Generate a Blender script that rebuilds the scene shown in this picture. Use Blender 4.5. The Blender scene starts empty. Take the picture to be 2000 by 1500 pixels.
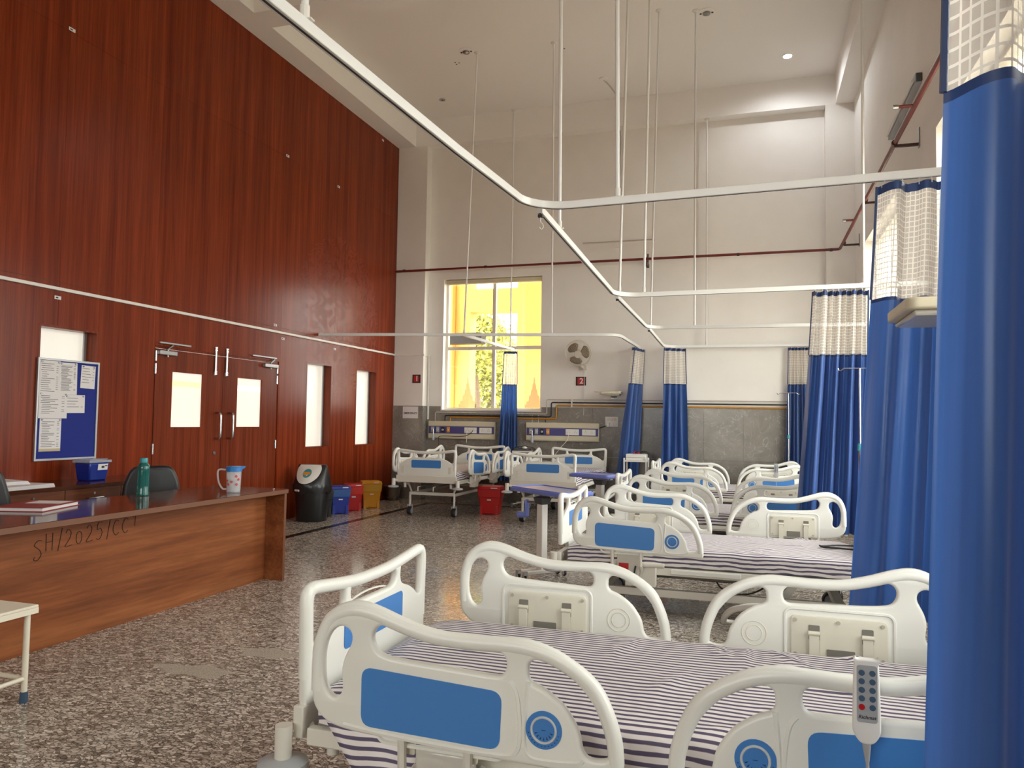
import bpy, bmesh, math, random
from mathutils import Vector, Matrix
from math import sin, cos, pi, radians
random.seed(7)
S = bpy.context.scene
COL = S.collection

# ------------------------------------------------------------------ camera
cam_d = bpy.data.cameras.new('camera'); cam = bpy.data.objects.new('camera', cam_d); COL.objects.link(cam)
cam_d.sensor_fit = 'HORIZONTAL'; cam_d.sensor_width = 36.0; cam_d.lens = 36.0 * 1484.35 / 2000.0
cam_d.clip_start = 0.05; cam_d.clip_end = 300
_yaw, _pit, _rol = radians(-17.5163), radians(2.8251), radians(0.8818)
_fw = Vector((sin(_yaw)*cos(_pit), cos(_yaw)*cos(_pit), sin(_pit)))
_rt = Vector((cos(_yaw), -sin(_yaw), 0)); _up = _rt.cross(_fw)
_r2 = cos(_rol)*_rt + sin(_rol)*_up; _u2 = -sin(_rol)*_rt + cos(_rol)*_up
cam.matrix_world = Matrix(((_r2.x, _u2.x, -_fw.x, 0), (_r2.y, _u2.y, -_fw.y, 0), (_r2.z, _u2.z, -_fw.z, 1.40), (0, 0, 0, 1)))
S.camera = cam

# ------------------------------------------------------------------ world, light, exposure
W = bpy.data.worlds.new('world'); S.world = W; W.use_nodes = True
W.node_tree.nodes['Background'].inputs[0].default_value = (1.0, 0.99, 0.97, 1)
W.node_tree.nodes['Background'].inputs[1].default_value = 11.0
S.view_settings.view_transform = 'Standard'; S.view_settings.look = 'None'
S.view_settings.exposure = 0.0; S.view_settings.gamma = 1.0; S.view_settings.use_curve_mapping = False
S.cycles.use_denoising = True
S.cycles.max_bounces = 10; S.cycles.diffuse_bounces = 8; S.cycles.transparent_max_bounces = 16
S.cycles.sample_clamp_indirect = 6.0; S.cycles.caustics_reflective = False; S.cycles.caustics_refractive = False

# right wall windows (y0, y1), shared sill and head; those behind the viewer are added for front fill
RX = 1.495; FY = 12.61; PY = 12.41; LX = -6.15; CZ = 6.83; BZ = 6.355; BKY = -4.0
WZ0, WZ1 = 1.59, 3.95
RWIN = [(1.55, 2.9), (4.75, 7.12), (8.97, 11.34)]; RZ0 = .80  # hidden sill lowered, far two widened, to bring more daylight onto the beds
FILL_WIN = [(-4.9, -2.9), (-2.3, -0.3)]  # unseen windows, added to light the near bed from the viewer's side
FWIN = (-5.29, -3.46)
def portal(loc, rot, sx, sy):
    d = bpy.data.lights.new('window_portal', 'AREA'); d.shape = 'RECTANGLE'; d.size = sx; d.size_y = sy
    d.cycles.is_portal = True
    o = bpy.data.objects.new('window_portal', d); o.location = loc; o.rotation_euler = rot; COL.objects.link(o)
for a, b in RWIN: portal((RX+.2, (a+b)/2, (RZ0+WZ1)/2), (0, radians(90), 0), WZ1-RZ0, b-a)
for a, b in FILL_WIN: portal(((a+b)/2, BKY-.2, (WZ0+WZ1)/2), (radians(90), 0, 0), b-a, WZ1-WZ0)
portal(((FWIN[0]+FWIN[1])/2, FY+.25, (WZ0+WZ1)/2), (radians(-90), 0, 0), FWIN[1]-FWIN[0], WZ1-WZ0)

# ------------------------------------------------------------------ materials
M = {}
def srgb(r, g, b):
    f = lambda c: ((c/255)/12.92 if c/255 <= .04045 else (((c/255)+.055)/1.055)**2.4)
    return (f(r), f(g), f(b), 1)
def mat(name, col, rough=.5, metal=0, spec=None, **kw):
    m = bpy.data.materials.new(name); m.use_nodes = True; M[name] = m
    b = m.node_tree.nodes['Principled BSDF']
    b.inputs['Base Color'].default_value = col if len(col) == 4 else (*col, 1)
    b.inputs['Roughness'].default_value = rough; b.inputs['Metallic'].default_value = metal
    if spec is not None: b.inputs['Specular IOR Level'].default_value = spec
    for k, v in kw.items():
        b.inputs[k.replace('_', ' ')].default_value = v
    return m
def nt(m): return m.node_tree.nodes, m.node_tree.links, m.node_tree.nodes['Principled BSDF']
def coords(N, L, scale=(1, 1, 1), kind='Object'):
    t = N.new('ShaderNodeTexCoord'); mp = N.new('ShaderNodeMapping'); mp.inputs['Scale'].default_value = scale
    L.new(t.outputs[kind], mp.inputs['Vector']); return mp
def noise(N, L, vec, scale, detail=4, rough=.5, dist=0):
    n = N.new('ShaderNodeTexNoise'); n.inputs['Scale'].default_value = scale; n.inputs['Detail'].default_value = detail
    n.inputs['Roughness'].default_value = rough; n.inputs['Distortion'].default_value = dist
    L.new(vec.outputs[0], n.inputs['Vector']); return n
def ramp(N, L, fac, stops):
    r = N.new('ShaderNodeValToRGB'); e = r.color_ramp.elements
    while len(e) < len(stops): e.new(.5)
    for i, (p, c) in enumerate(stops):
        e[i].position = p; e[i].color = c if len(c) == 4 else (*c, 1)
    L.new(fac, r.inputs[0]); return r
def bump(N, L, h, strength=.2, dist=.01):
    b = N.new('ShaderNodeBump'); b.inputs['Strength'].default_value = strength; b.inputs['Distance'].default_value = dist
    L.new(h, b.inputs['Height']); return b

def wood(name, c0, c1, c2, scale, rough=.3, sc2=6, spec=.22):
    m = mat(name, c1, rough, spec=spec); N, L, B = nt(m)
    v = coords(N, L, scale); n = noise(N, L, v, 3.0, 6, .62, .25)
    r = ramp(N, L, n.outputs['Fac'], [(.30, c0), (.50, c1), (.72, c2)])
    v2 = coords(N, L, tuple(s*sc2 for s in scale)); n2 = noise(N, L, v2, 3.0, 3, .6)
    r2 = ramp(N, L, n2.outputs['Fac'], [(.35, (.72, .72, .72)), (.62, (1.1, 1.1, 1.1))])
    mx = N.new('ShaderNodeMix'); mx.data_type = 'RGBA'; mx.blend_type = 'MULTIPLY'; mx.inputs[0].default_value = .8
    L.new(r.outputs[0], mx.inputs[6]); L.new(r2.outputs[0], mx.inputs[7]); L.new(mx.outputs[2], B.inputs['Base Color'])
    return m
wood('wall_laminate', (.135, .017, .0042), (.205, .030, .0078), (.275, .047, .0135), (3.6, 3.6, .085), .26, 5, .17)
wood('door_laminate', (.125, .019, .0058), (.18, .031, .010), (.235, .044, .0155), (3.8, 3.8, .09), .26, 5, .2)
wood('desk_top_wood', (.050, .015, .007), (.085, .026, .012), (.12, .038, .018), (2.5, .22, 2.5), .10, 6, .5)
wood('desk_wood', (.17, .050, .018), (.27, .088, .032), (.37, .135, .052), (2.0, .14, 2.2), .38)
wood('credenza_wood', (.085, .025, .011), (.135, .042, .018), (.18, .060, .026), (2.0, .2, 2.2), .32)
mat('desk_edge', (.17, .065, .03), .4)
N, L, B = nt(M['wall_laminate']); v = coords(N, L)
ds = N.new('ShaderNodeVectorMath'); ds.operation = 'DISTANCE'; ds.inputs[1].default_value = (-6.15, 10.5, 3.0); L.new(v.outputs[0], ds.inputs[0])
mk1 = N.new('ShaderNodeMapRange'); mk1.inputs['From Min'].default_value = .5; mk1.inputs['From Max'].default_value = 1.35; mk1.inputs['To Min'].default_value = 1; mk1.inputs['To Max'].default_value = 0; L.new(ds.outputs['Value'], mk1.inputs[0])
sm = noise(N, L, v, 3.2, 3, .6, 2.2); rs = ramp(N, L, sm.outputs['Fac'], [(.46, (0, 0, 0)), (.50, (1, 1, 1)), (.54, (.25, .25, .25)), (.62, (.8, .8, .8)), (.66, (0, 0, 0))])
mm = N.new('ShaderNodeMath'); mm.operation = 'MULTIPLY'; L.new(mk1.outputs[0], mm.inputs[0]); L.new(rs.outputs[0], mm.inputs[1])
ma = N.new('ShaderNodeMath'); ma.operation = 'MULTIPLY_ADD'; ma.inputs[1].default_value = .22; ma.inputs[2].default_value = .25; L.new(mm.outputs[0], ma.inputs[0]); L.new(ma.outputs[0], B.inputs['Roughness'])
m = mat('wall_paint', srgb(236, 230, 222), .72); N, L, B = nt(m)
v = coords(N, L); n = noise(N, L, v, .8, 5, .6)
r = ramp(N, L, n.outputs['Fac'], [(.3, srgb(229, 225, 219)), (.7, srgb(238, 235, 230))]); L.new(r.outputs[0], B.inputs['Base Color'])
n2 = noise(N, L, v, 60, 3); bp_ = bump(N, L, n2.outputs['Fac'], .06, .004); L.new(bp_.outputs[0], B.inputs['Normal'])
mat('ceiling_paint', srgb(238, 235, 231), .75)

m = mat('granite', (.2, .2, .2), .14, spec=.3); N, L, B = nt(m)
v = coords(N, L, (.72, 1.15, 1))
dn = noise(N, L, v, 9, 3); ad = N.new('ShaderNodeVectorMath'); ad.operation = 'MULTIPLY_ADD'
ad.inputs[1].default_value = (.09, .09, .09); L.new(dn.outputs['Color'], ad.inputs[0]); L.new(v.outputs[0], ad.inputs[2])
vo = N.new('ShaderNodeTexVoronoi'); vo.inputs['Scale'].default_value = 58; L.new(ad.outputs[0], vo.inputs['Vector'])
bw = N.new('ShaderNodeSeparateColor'); L.new(vo.outputs['Color'], bw.inputs[0])
r = ramp(N, L, bw.outputs[0], [(0.0, srgb(120, 110, 101)), (.22, srgb(158, 147, 136)), (.45, srgb(190, 179, 167)), (.75, srgb(218, 209, 198)), (1.0, srgb(240, 232, 222))])
ve = N.new('ShaderNodeTexVoronoi'); ve.feature = 'DISTANCE_TO_EDGE'; ve.inputs['Scale'].default_value = 58; L.new(ad.outputs[0], ve.inputs['Vector'])
re = ramp(N, L, ve.outputs['Distance'], [(.03, (.24, .225, .21)), (.15, (1, 1, 1))])
mx = N.new('ShaderNodeMix'); mx.data_type = 'RGBA'; mx.blend_type = 'MULTIPLY'; mx.inputs[0].default_value = .9
L.new(r.outputs[0], mx.inputs[6]); L.new(re.outputs[0], mx.inputs[7])
fn = noise(N, L, v, 190, 3, .7); rf = ramp(N, L, fn.outputs['Fac'], [(.35, (.75, .75, .75)), (.65, (1.2, 1.2, 1.2))])
mx2 = N.new('ShaderNodeMix'); mx2.data_type = 'RGBA'; mx2.blend_type = 'MULTIPLY'; mx2.inputs[0].default_value = .8
L.new(mx.outputs[2], mx2.inputs[6]); L.new(rf.outputs[0], mx2.inputs[7]); L.new(mx2.outputs[2], B.inputs['Base Color'])
rn = noise(N, L, v, 1.1, 4); rr = ramp(N, L, rn.outputs['Fac'], [(.3, (.10, .10, .10)), (.75, (.26, .26, .26))]); L.new(rr.outputs[0], B.inputs['Roughness'])
mat('dark_granite', (.022, .016, .014), .14)
m = mat('dried_dust', srgb(160, 148, 134), .8); N, L, B = nt(m)
v = coords(N, L); n = noise(N, L, v, 130, 3, .7); r = ramp(N, L, n.outputs['Fac'], [(.35, srgb(128, 118, 107)), (.62, srgb(196, 185, 170))]); L.new(r.outputs[0], B.inputs['Base Color'])

def marble(name, base):
    m = mat(name, base, .22); N, L, B = nt(m); v = coords(N, L)
    n = noise(N, L, v, 2.2, 6, .6, 1.5); k = .75
    r = ramp(N, L, n.outputs['Fac'], [(.3, tuple(c*k for c in base[:3])), (.6, base[:3]), (.75, tuple(min(1, c*1.25) for c in base[:3]))])
    w = N.new('ShaderNodeTexNoise'); w.inputs['Scale'].default_value = 3.1; w.inputs['Detail'].default_value = 5; w.inputs['Distortion'].default_value = 2.5
    L.new(v.outputs[0], w.inputs['Vector'])
    rv = ramp(N, L, w.outputs['Fac'], [(.488, (0, 0, 0)), (.5, (.55, .55, .55)), (.512, (0, 0, 0))])
    mx = N.new('ShaderNodeMix'); mx.data_type = 'RGBA'; mx.blend_type = 'SCREEN'; mx.inputs[0].default_value = .35
    L.new(r.outputs[0], mx.inputs[6]); L.new(rv.outputs[0], mx.inputs[7]); L.new(mx.outputs[2], B.inputs['Base Color'])
    return m
for i, c in enumerate(((132, 126, 118), (126, 121, 113), (139, 133, 124))): marble('marble_%d' % i, srgb(*c))

mat('bed_plastic', srgb(229, 229, 222), .32)
mat('bed_plate', srgb(216, 212, 196), .4)
mat('bed_metal', srgb(218, 214, 204), .35); mat('screw_shade', srgb(176, 171, 156), .4)
mat('bed_metal_dark', srgb(120, 116, 108), .45)
mat('bed_blue', srgb(64, 126, 196), .38)
mat('dial_mark', srgb(20, 50, 90), .5)
mat('dial_ring', srgb(196, 200, 200), .35)
mat('rubber', (.014, .014, .015), .5)
mat('wheel_grey', srgb(150, 152, 155), .45)
mat('bumper_grey', srgb(172, 176, 180), .5)
mat('sticker_red', srgb(176, 10, 16), .4)
mat('plastic_wrap', srgb(214, 210, 200), .15, Transmission_Weight=.0, Alpha=.75)

m = mat('striped_sheet', (.8, .8, .8), .75); N, L, B = nt(m)
tc = N.new('ShaderNodeTexCoord'); sp = N.new('ShaderNodeSeparateXYZ'); L.new(tc.outputs['Object'], sp.inputs[0])
nn = N.new('ShaderNodeTexNoise'); nn.inputs['Scale'].default_value = 4.0; nn.inputs['Detail'].default_value = 2; L.new(tc.outputs['Object'], nn.inputs['Vector'])
ab = N.new('ShaderNodeMath'); ab.operation = 'ABSOLUTE'; L.new(sp.outputs[1], ab.inputs[0])
sb = N.new('ShaderNodeMath'); sb.operation = 'SUBTRACT'; L.new(ab.outputs[0], sb.inputs[0]); L.new(sp.outputs[2], sb.inputs[1])
wv = N.new('ShaderNodeMath'); wv.operation = 'MULTIPLY_ADD'; L.new(nn.outputs['Fac'], wv.inputs[0]); wv.inputs[1].default_value = .036; L.new(sb.outputs[0], wv.inputs[2])
ml = N.new('ShaderNodeMath'); ml.operation = 'MULTIPLY'; L.new(wv.outputs[0], ml.inputs[0]); ml.inputs[1].default_value = 1/.030
fr = N.new('ShaderNodeMath'); fr.operation = 'FRACT'; L.new(ml.outputs[0], fr.inputs[0])
r = ramp(N, L, fr.outputs[0], [(0, srgb(228, 222, 222)), (.50, srgb(228, 222, 222)), (.56, srgb(88, 80, 104)), (.93, srgb(88, 80, 104)), (1.0, srgb(228, 222, 222))])
L.new(r.outputs[0], B.inputs['Base Color'])

def cloth(name, col, rough=.5, trans=.3):
    m = mat(name, col, rough); N, L, B = nt(m)
    B.inputs['Sheen Weight'].default_value = .25
    B.inputs['Specular IOR Level'].default_value = .5
    t = N.new('ShaderNodeBsdfTranslucent'); t.inputs[0].default_value = col
    mx = N.new('ShaderNodeMixShader'); mx.inputs[0].default_value = trans
    out = N['Material Output']; L.new(B.outputs[0], mx.inputs[1]); L.new(t.outputs[0], mx.inputs[2]); L.new(mx.outputs[0], out.inputs[0])
    u = N.new('ShaderNodeUVMap'); mp = N.new('ShaderNodeMapping'); mp.inputs['Scale'].default_value = (14, .35, 1); L.new(u.outputs[0], mp.inputs[0])
    n = N.new('ShaderNodeTexNoise'); n.inputs['Scale'].default_value = 3; L.new(mp.outputs[0], n.inputs['Vector'])
    r = ramp(N, L, n.outputs['Fac'], [(.35, tuple(c*.86 for c in col[:3])), (.65, tuple(min(1, c*1.12) for c in col[:3]))])
    L.new(r.outputs[0], B.inputs['Base Color'])
    return m
cloth('curtain_blue', srgb(60, 98, 166), .33, .38)
cloth('curtain_hem', srgb(30, 58, 110), .5, .12)
m = mat('curtain_net', srgb(232, 228, 222), .7); N, L, B = nt(m)
u = N.new('ShaderNodeUVMap'); sp = N.new('ShaderNodeSeparateXYZ'); L.new(u.outputs[0], sp.inputs[0])
def cord(sock, pitch, w):
    a = N.new('ShaderNodeMath'); a.operation = 'MULTIPLY'; a.inputs[1].default_value = 1/pitch; L.new(sock, a.inputs[0])
    b = N.new('ShaderNodeMath'); b.operation = 'FRACT'; L.new(a.outputs[0], b.inputs[0])
    c = N.new('ShaderNodeMath'); c.operation = 'LESS_THAN'; c.inputs[1].default_value = w; L.new(b.outputs[0], c.inputs[0]); return c
cx = cord(sp.outputs[0], .026, .22); cy = cord(sp.outputs[1], .026, .20)
mxm = N.new('ShaderNodeMath'); mxm.operation = 'MAXIMUM'; L.new(cx.outputs[0], mxm.inputs[0]); L.new(cy.outputs[0], mxm.inputs[1])
mrm = N.new('ShaderNodeMapRange'); mrm.inputs['To Min'].default_value = .52; mrm.inputs['To Max'].default_value = 1.0; L.new(mxm.outputs[0], mrm.inputs[0])
tr = N.new('ShaderNodeBsdfTransparent'); tl = N.new('ShaderNodeBsdfTranslucent'); tl.inputs[0].default_value = srgb(236, 230, 222)
m1 = N.new('ShaderNodeMixShader'); m1.inputs[0].default_value = .45; L.new(B.outputs[0], m1.inputs[1]); L.new(tl.outputs[0], m1.inputs[2])
m2 = N.new('ShaderNodeMixShader'); L.new(mrm.outputs[0], m2.inputs[0]); L.new(tr.outputs[0], m2.inputs[1]); L.new(m1.outputs[0], m2.inputs[2])
L.new(m2.outputs[0], N['Material Output'].inputs[0])

mat('rail_white', srgb(232, 232, 230), .3)
mat('rail_groove', (.03, .03, .035), .6)
mat('steel', srgb(190, 190, 190), .22, 1)
mat('steel_dark', srgb(150, 148, 146), .3, 1)
mat('aluminium', srgb(176, 176, 178), .38, .8)
mat('white_plastic', srgb(228, 226, 220), .4)
mat('cream_panel', srgb(206, 197, 172), .42)
mat('panel_blue', srgb(72, 70, 130), .4)
mat('black_plastic', (.010, .010, .011), .35)
mat('black_leather', (.013, .013, .014), .42)
mat('liner_black', (.016, .016, .017), .28)
mat('orange_plastic', srgb(222, 140, 40), .4)
mat('grey_plastic', srgb(165, 165, 166), .45)
mat('dark_grey', srgb(70, 70, 72), .5)
mat('pipe_red', srgb(104, 28, 22), .42)
mat('pipe_brown', srgb(62, 34, 26), .5)
mat('pipe_black', (.012, .012, .013), .4)
mat('pipe_yellow', srgb(186, 128, 26), .42)
mat('pipe_grey', srgb(186, 178, 168), .5)
mat('bin_red', srgb(196, 14, 16), .34)
mat('bin_blue', srgb(22, 48, 150), .34)
mat('bin_yellow', srgb(214, 150, 16), .36)
mat('liner_blue', srgb(58, 104, 176), .25, Alpha=.85)
mat('liner_red', srgb(226, 60, 52), .25, Alpha=.85)
mat('liner_yellow', srgb(226, 176, 50), .25, Alpha=.85)
mat('board_blue', srgb(22, 40, 128), .85)
mat('paper', srgb(226, 222, 222), .8)
mat('paper_kraft', srgb(196, 178, 142), .7)
mat('ink', srgb(96, 94, 98), .8)
mat('ink_dark', (.02, .02, .025), .7)
mat('pencil', (.030, .010, .006), .7)
mat('book_red', srgb(140, 42, 40), .55)
mat('overbed_blue', srgb(112, 128, 206), .32)
mat('overbed_inlay', srgb(150, 150, 178), .3)
mat('cream_metal', srgb(236, 230, 212), .32)
mat('foot_blue', srgb(60, 84, 108), .6)
mat('sign_red', srgb(178, 34, 30), .45)
mat('sign_dark', srgb(48, 34, 34), .5)
mat('sign_white', srgb(230, 224, 218), .5)
mat('sharps_blue', srgb(18, 46, 140), .25)
mat('clear_lid', srgb(190, 200, 214), .12, Alpha=.55)
mat('fan_blade', srgb(128, 112, 92), .5)
mat('fan_white', srgb(208, 200, 186), .45)
mat('teal_plastic', srgb(40, 130, 124), .1, Transmission_Weight=.55)
mat('teal_cap', srgb(62, 150, 160), .35)
mat('jug_clear', srgb(235, 235, 238), .06, Transmission_Weight=.0, Alpha=.32)
mat('jug_water', srgb(210, 218, 222), .05, Transmission_Weight=.6, Alpha=.6)
mat('jug_blue', srgb(40, 118, 190), .3)
mat('flower_red', srgb(206, 66, 76), .4)
mat('window_frame', srgb(228, 222, 208), .4)
mat('blind_cream', srgb(206, 196, 168), .6)
mat('porch_yellow', srgb(222, 172, 98), .8)
mat('porch_white', srgb(236, 228, 210), .8)
mat('leaf_green', srgb(150, 150, 70), .6)
mat('bark', srgb(96, 78, 58), .8)
mat('ground_pale', srgb(178, 168, 150), .9)
mat('ac_grey', (.008, .007, .006), .7)
m = mat('window_glass', (1, 1, 1), .02); N, L, B = nt(m)
tr = N.new('ShaderNodeBsdfTransparent'); tr.inputs[0].default_value = (.93, .94, .92, 1); gl = N.new('ShaderNodeBsdfGlossy'); gl.inputs['Roughness'].default_value = .02
mx = N.new('ShaderNodeMixShader'); mx.inputs[0].default_value = .05; L.new(tr.outputs[0], mx.inputs[1]); L.new(gl.outputs[0], mx.inputs[2])
L.new(mx.outputs[0], N['Material Output'].inputs[0])
m = mat('film_print', srgb(140, 134, 140), .6, Alpha=.35)
m = mat('frosted_lit', srgb(240, 236, 224), .35); N, L, B = nt(m)
B.inputs['Emission Color'].default_value = (1.0, .94, .83, 1); B.inputs['Emission Strength'].default_value = .44
m = mat('clear_band', srgb(240, 236, 224), .1); N, L, B = nt(m)
B.inputs['Emission Color'].default_value = (1.0, .97, .90, 1); B.inputs['Emission Strength'].default_value = .85
m = mat('clear_band_yellow', srgb(240, 226, 160), .1); N, L, B = nt(m)
B.inputs['Emission Color'].default_value = (1.0, .90, .50, 1); B.inputs['Emission Strength'].default_value = .75
m = mat('lamp_lit', (1, 1, 1), .4); N, L, B = nt(m)
B.inputs['Emission Color'].default_value = (1, .98, .95, 1); B.inputs['Emission Strength'].default_value = 25

# ------------------------------------------------------------------ mesh helpers
class MB:
    def __init__(s): s.v = []; s.f = []
    def add(s, vs, fs):
        o = len(s.v); s.v += [tuple(p) for p in vs]; s.f += [tuple(i+o for i in q) for q in fs]; return s
    def box(s, x0, x1, y0, y1, z0, z1):
        return s.add([(x0,y0,z0),(x1,y0,z0),(x1,y1,z0),(x0,y1,z0),(x0,y0,z1),(x1,y0,z1),(x1,y1,z1),(x0,y1,z1)],
                     [(0,3,2,1),(4,5,6,7),(0,1,5,4),(1,2,6,5),(2,3,7,6),(3,0,4,7)])
    def frustum(s, a, b):   # a,b: (x0,x1,y0,y1,z)
        return s.add([(a[0],a[2],a[4]),(a[1],a[2],a[4]),(a[1],a[3],a[4]),(a[0],a[3],a[4]),(b[0],b[2],b[4]),(b[1],b[2],b[4]),(b[1],b[3],b[4]),(b[0],b[3],b[4])],
                     [(0,3,2,1),(4,5,6,7),(0,1,5,4),(1,2,6,5),(2,3,7,6),(3,0,4,7)])
    def cyl(s, p, q, r, n=14, r2=None):
        p = Vector(p); q = Vector(q); d = (q-p).normalized(); a = d.orthogonal().normalized(); b = d.cross(a); r2 = r if r2 is None else r2
        vs = [p + r*(cos(2*pi*i/n)*a + sin(2*pi*i/n)*b) for i in range(n)] + [q + r2*(cos(2*pi*i/n)*a + sin(2*pi*i/n)*b) for i in range(n)]
        fs = [(i, (i+1) % n, n+(i+1) % n, n+i) for i in range(n)] + [tuple(reversed(range(n))), tuple(range(n, 2*n))]
        return s.add(vs, fs)
    def tube(s, pts, r, n=8, closed=False):
        P = [Vector(p) for p in pts]; k = len(P); up = None; vs = []
        for i in range(k):
            if closed: t = P[(i+1) % k] - P[i-1]
            else: t = P[min(i+1, k-1)] - P[max(i-1, 0)]
            t.normalize()
            if up is None: up = t.orthogonal().normalized()
            up = (up - t*up.dot(t)).normalized(); b = t.cross(up); rr = r[i] if isinstance(r, (list, tuple)) else r
            vs += [P[i] + rr*(cos(2*pi*j/n)*up + sin(2*pi*j/n)*b) for j in range(n)]
        fs = []
        for i in range(k if closed else k-1):
            for j in range(n):
                a = i*n; c = ((i+1) % k)*n; fs.append((a+j, a+(j+1) % n, c+(j+1) % n, c+j))
        if not closed: fs += [tuple(reversed(range(n))), tuple(range((k-1)*n, k*n))]
        return s.add(vs, fs)
    def lathe(s, prof, n=24, c=(0, 0, 0), sx=1, sy=1):
        vs = []; k = len(prof)
        for r, z in prof:
            vs += [(c[0]+sx*r*cos(2*pi*j/n), c[1]+sy*r*sin(2*pi*j/n), c[2]+z) for j in range(n)]
        fs = [(i*n+j, i*n+(j+1) % n, (i+1)*n+(j+1) % n, (i+1)*n+j) for i in range(k-1) for j in range(n)]
        if prof[0][0] > 1e-4: fs.append(tuple(reversed(range(n))))
        if prof[-1][0] > 1e-4: fs.append(tuple(range((k-1)*n, k*n)))
        return s.add(vs, fs)
    def prism(s, poly, fn, t):   # poly in 2D, fn(u,v,w) -> xyz, thickness t along w
        n = len(poly); vs = [fn(u, v, 0) for u, v in poly] + [fn(u, v, t) for u, v in poly]
        return s.add(vs, [tuple(range(n)), tuple(range(n, 2*n))] + [(i, (i+1) % n, n+(i+1) % n, n+i) for i in range(n)])
    def obox(s, c, ux, uy, uz):
        c, ux, uy, uz = map(Vector, (c, ux, uy, uz)); vs = []
        for sz in (-1, 1):
            for sx, sy in ((-1,-1),(1,-1),(1,1),(-1,1)): vs.append(c+sx*ux+sy*uy+sz*uz)
        return s.add(vs, [(0,3,2,1),(4,5,6,7),(0,1,5,4),(1,2,6,5),(2,3,7,6),(3,0,4,7)])
    def mesh(s, name):
        me = bpy.data.meshes.new(name); me.from_pydata(s.v, [], s.f)
        b = bmesh.new(); b.from_mesh(me); bmesh.ops.recalc_face_normals(b, faces=b.faces); b.to_mesh(me); b.free(); return me
    def build(s, name, m, parent=None, smooth=False, bevel=0, seg=2):
        return mk(name, s.mesh(name), m, parent, smooth, bevel, seg)
def mk(name, me, m, parent=None, smooth=False, bevel=0, seg=2):
    o = bpy.data.objects.new(name, me); COL.objects.link(o)
    if not me.materials: me.materials.append(M[m])
    if parent is not None: o.parent = parent
    if smooth or bevel:
        for p in me.polygons: p.use_smooth = True
        me.set_sharp_from_angle(angle=radians(38))
    if bevel:
        b = o.modifiers.new('bevel', 'BEVEL'); b.width = bevel; b.segments = seg; b.limit_method = 'ANGLE'; b.angle_limit = radians(35); b.harden_normals = False
    return o
def tag(o, label, cat, group=None):
    o['label'] = label; o['category'] = cat
    if group: o['group'] = group
    return o
def struct(o): o['kind'] = 'structure'; return o
def thing(name, label, cat, loc=(0, 0, 0), rz=0, group=None):
    o = bpy.data.objects.new(name, None); o.empty_display_size = .1; COL.objects.link(o); o.location = loc; o.rotation_euler = (0, 0, rz)
    return tag(o, label, cat, group)
def copy_tree(o, parent=None):
    c = o.copy(); COL.objects.link(c); c.parent = parent
    for ch in list(o.children): copy_tree(ch, c)
    return c
def BX(name, m, parent, *b, bevel=0): return MB().box(*b).build(name, m, parent, bevel=bevel)
def spline(P, k=3, closed=True):
    n = len(P); out = []
    for i in range(n if closed else n-1):
        g = (lambda j: P[j % n]) if closed else (lambda j: P[max(0, min(n-1, j))])
        p0, p1, p2, p3 = g(i-1), g(i), g(i+1), g(i+2)
        for t in (j/k for j in range(k)):
            out.append(tuple(.5*((2*b)+(-a+c)*t+(2*a-5*b+4*c-d)*t*t+(-a+3*b-3*c+d)*t**3) for a, b, c, d in zip(p0, p1, p2, p3)))
    if not closed: out.append(tuple(P[-1]))
    return out
def plate(name, loops, half, bev, fn, res=2):
    """2D outline with holes -> thick plate with rounded rims; fn(u, v, w) -> xyz"""
    cu = bpy.data.curves.new(name, 'CURVE'); cu.dimensions = '2D'; cu.fill_mode = 'BOTH'
    cu.extrude = half-bev; cu.bevel_depth = bev; cu.bevel_resolution = res; cu.offset = -bev
    for lp in loops:
        sp = cu.splines.new('POLY'); sp.points.add(len(lp)-1); sp.use_cyclic_u = True
        for p, (x, y) in zip(sp.points, lp): p.co = (x, y, 0, 1)
    o = bpy.data.objects.new(name, cu); COL.objects.link(o)
    me = bpy.data.meshes.new_from_object(o.evaluated_get(bpy.context.evaluated_depsgraph_get()))
    bpy.data.objects.remove(o); bpy.data.curves.remove(cu)
    b = bmesh.new(); b.from_mesh(me); bmesh.ops.remove_doubles(b, verts=b.verts, dist=1e-5)
    V = [fn(*v.co) for v in b.verts]
    for v, c in zip(b.verts, V): v.co = c
    bmesh.ops.recalc_face_normals(b, faces=b.faces); b.to_mesh(me); b.free(); me.name = name
    return me
def join_mb(me, mb):
    b = bmesh.new(); b.from_mesh(me); tmp = mb.mesh('tmp'); b.from_mesh(tmp); b.to_mesh(me); b.free(); bpy.data.meshes.remove(tmp); return me
def text_mesh(txt, size, fn, depth=.0015, shear=0, bold=0):
    cu = bpy.data.curves.new('lettering', 'FONT'); cu.body = txt; cu.size = size; cu.extrude = depth; cu.align_x = 'CENTER'; cu.align_y = 'CENTER'; cu.shear = shear; cu.offset = bold
    cu.resolution_u = 3
    o = bpy.data.objects.new('lettering', cu); COL.objects.link(o)
    me = bpy.data.meshes.new_from_object(o.evaluated_get(bpy.context.evaluated_depsgraph_get())); bpy.data.objects.remove(o); bpy.data.curves.remove(cu)
    for v in me.vertices: v.co = fn(*v.co)
    return me
def rrect(x0, x1, y0, y1, r, n=5):
    out = []
    for cx, cy, a0 in ((x1-r, y1-r, 0), (x0+r, y1-r, 90), (x0+r, y0+r, 180), (x1-r, y0+r, 270)):
        for i in range(n+1):
            a = radians(a0+90*i/n); out.append((cx+r*cos(a), cy+r*sin(a)))
    return out
def circ(cx, cy, r, n=24): return [(cx+r*cos(2*pi*i/n), cy+r*sin(2*pi*i/n)) for i in range(n)]

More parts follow.
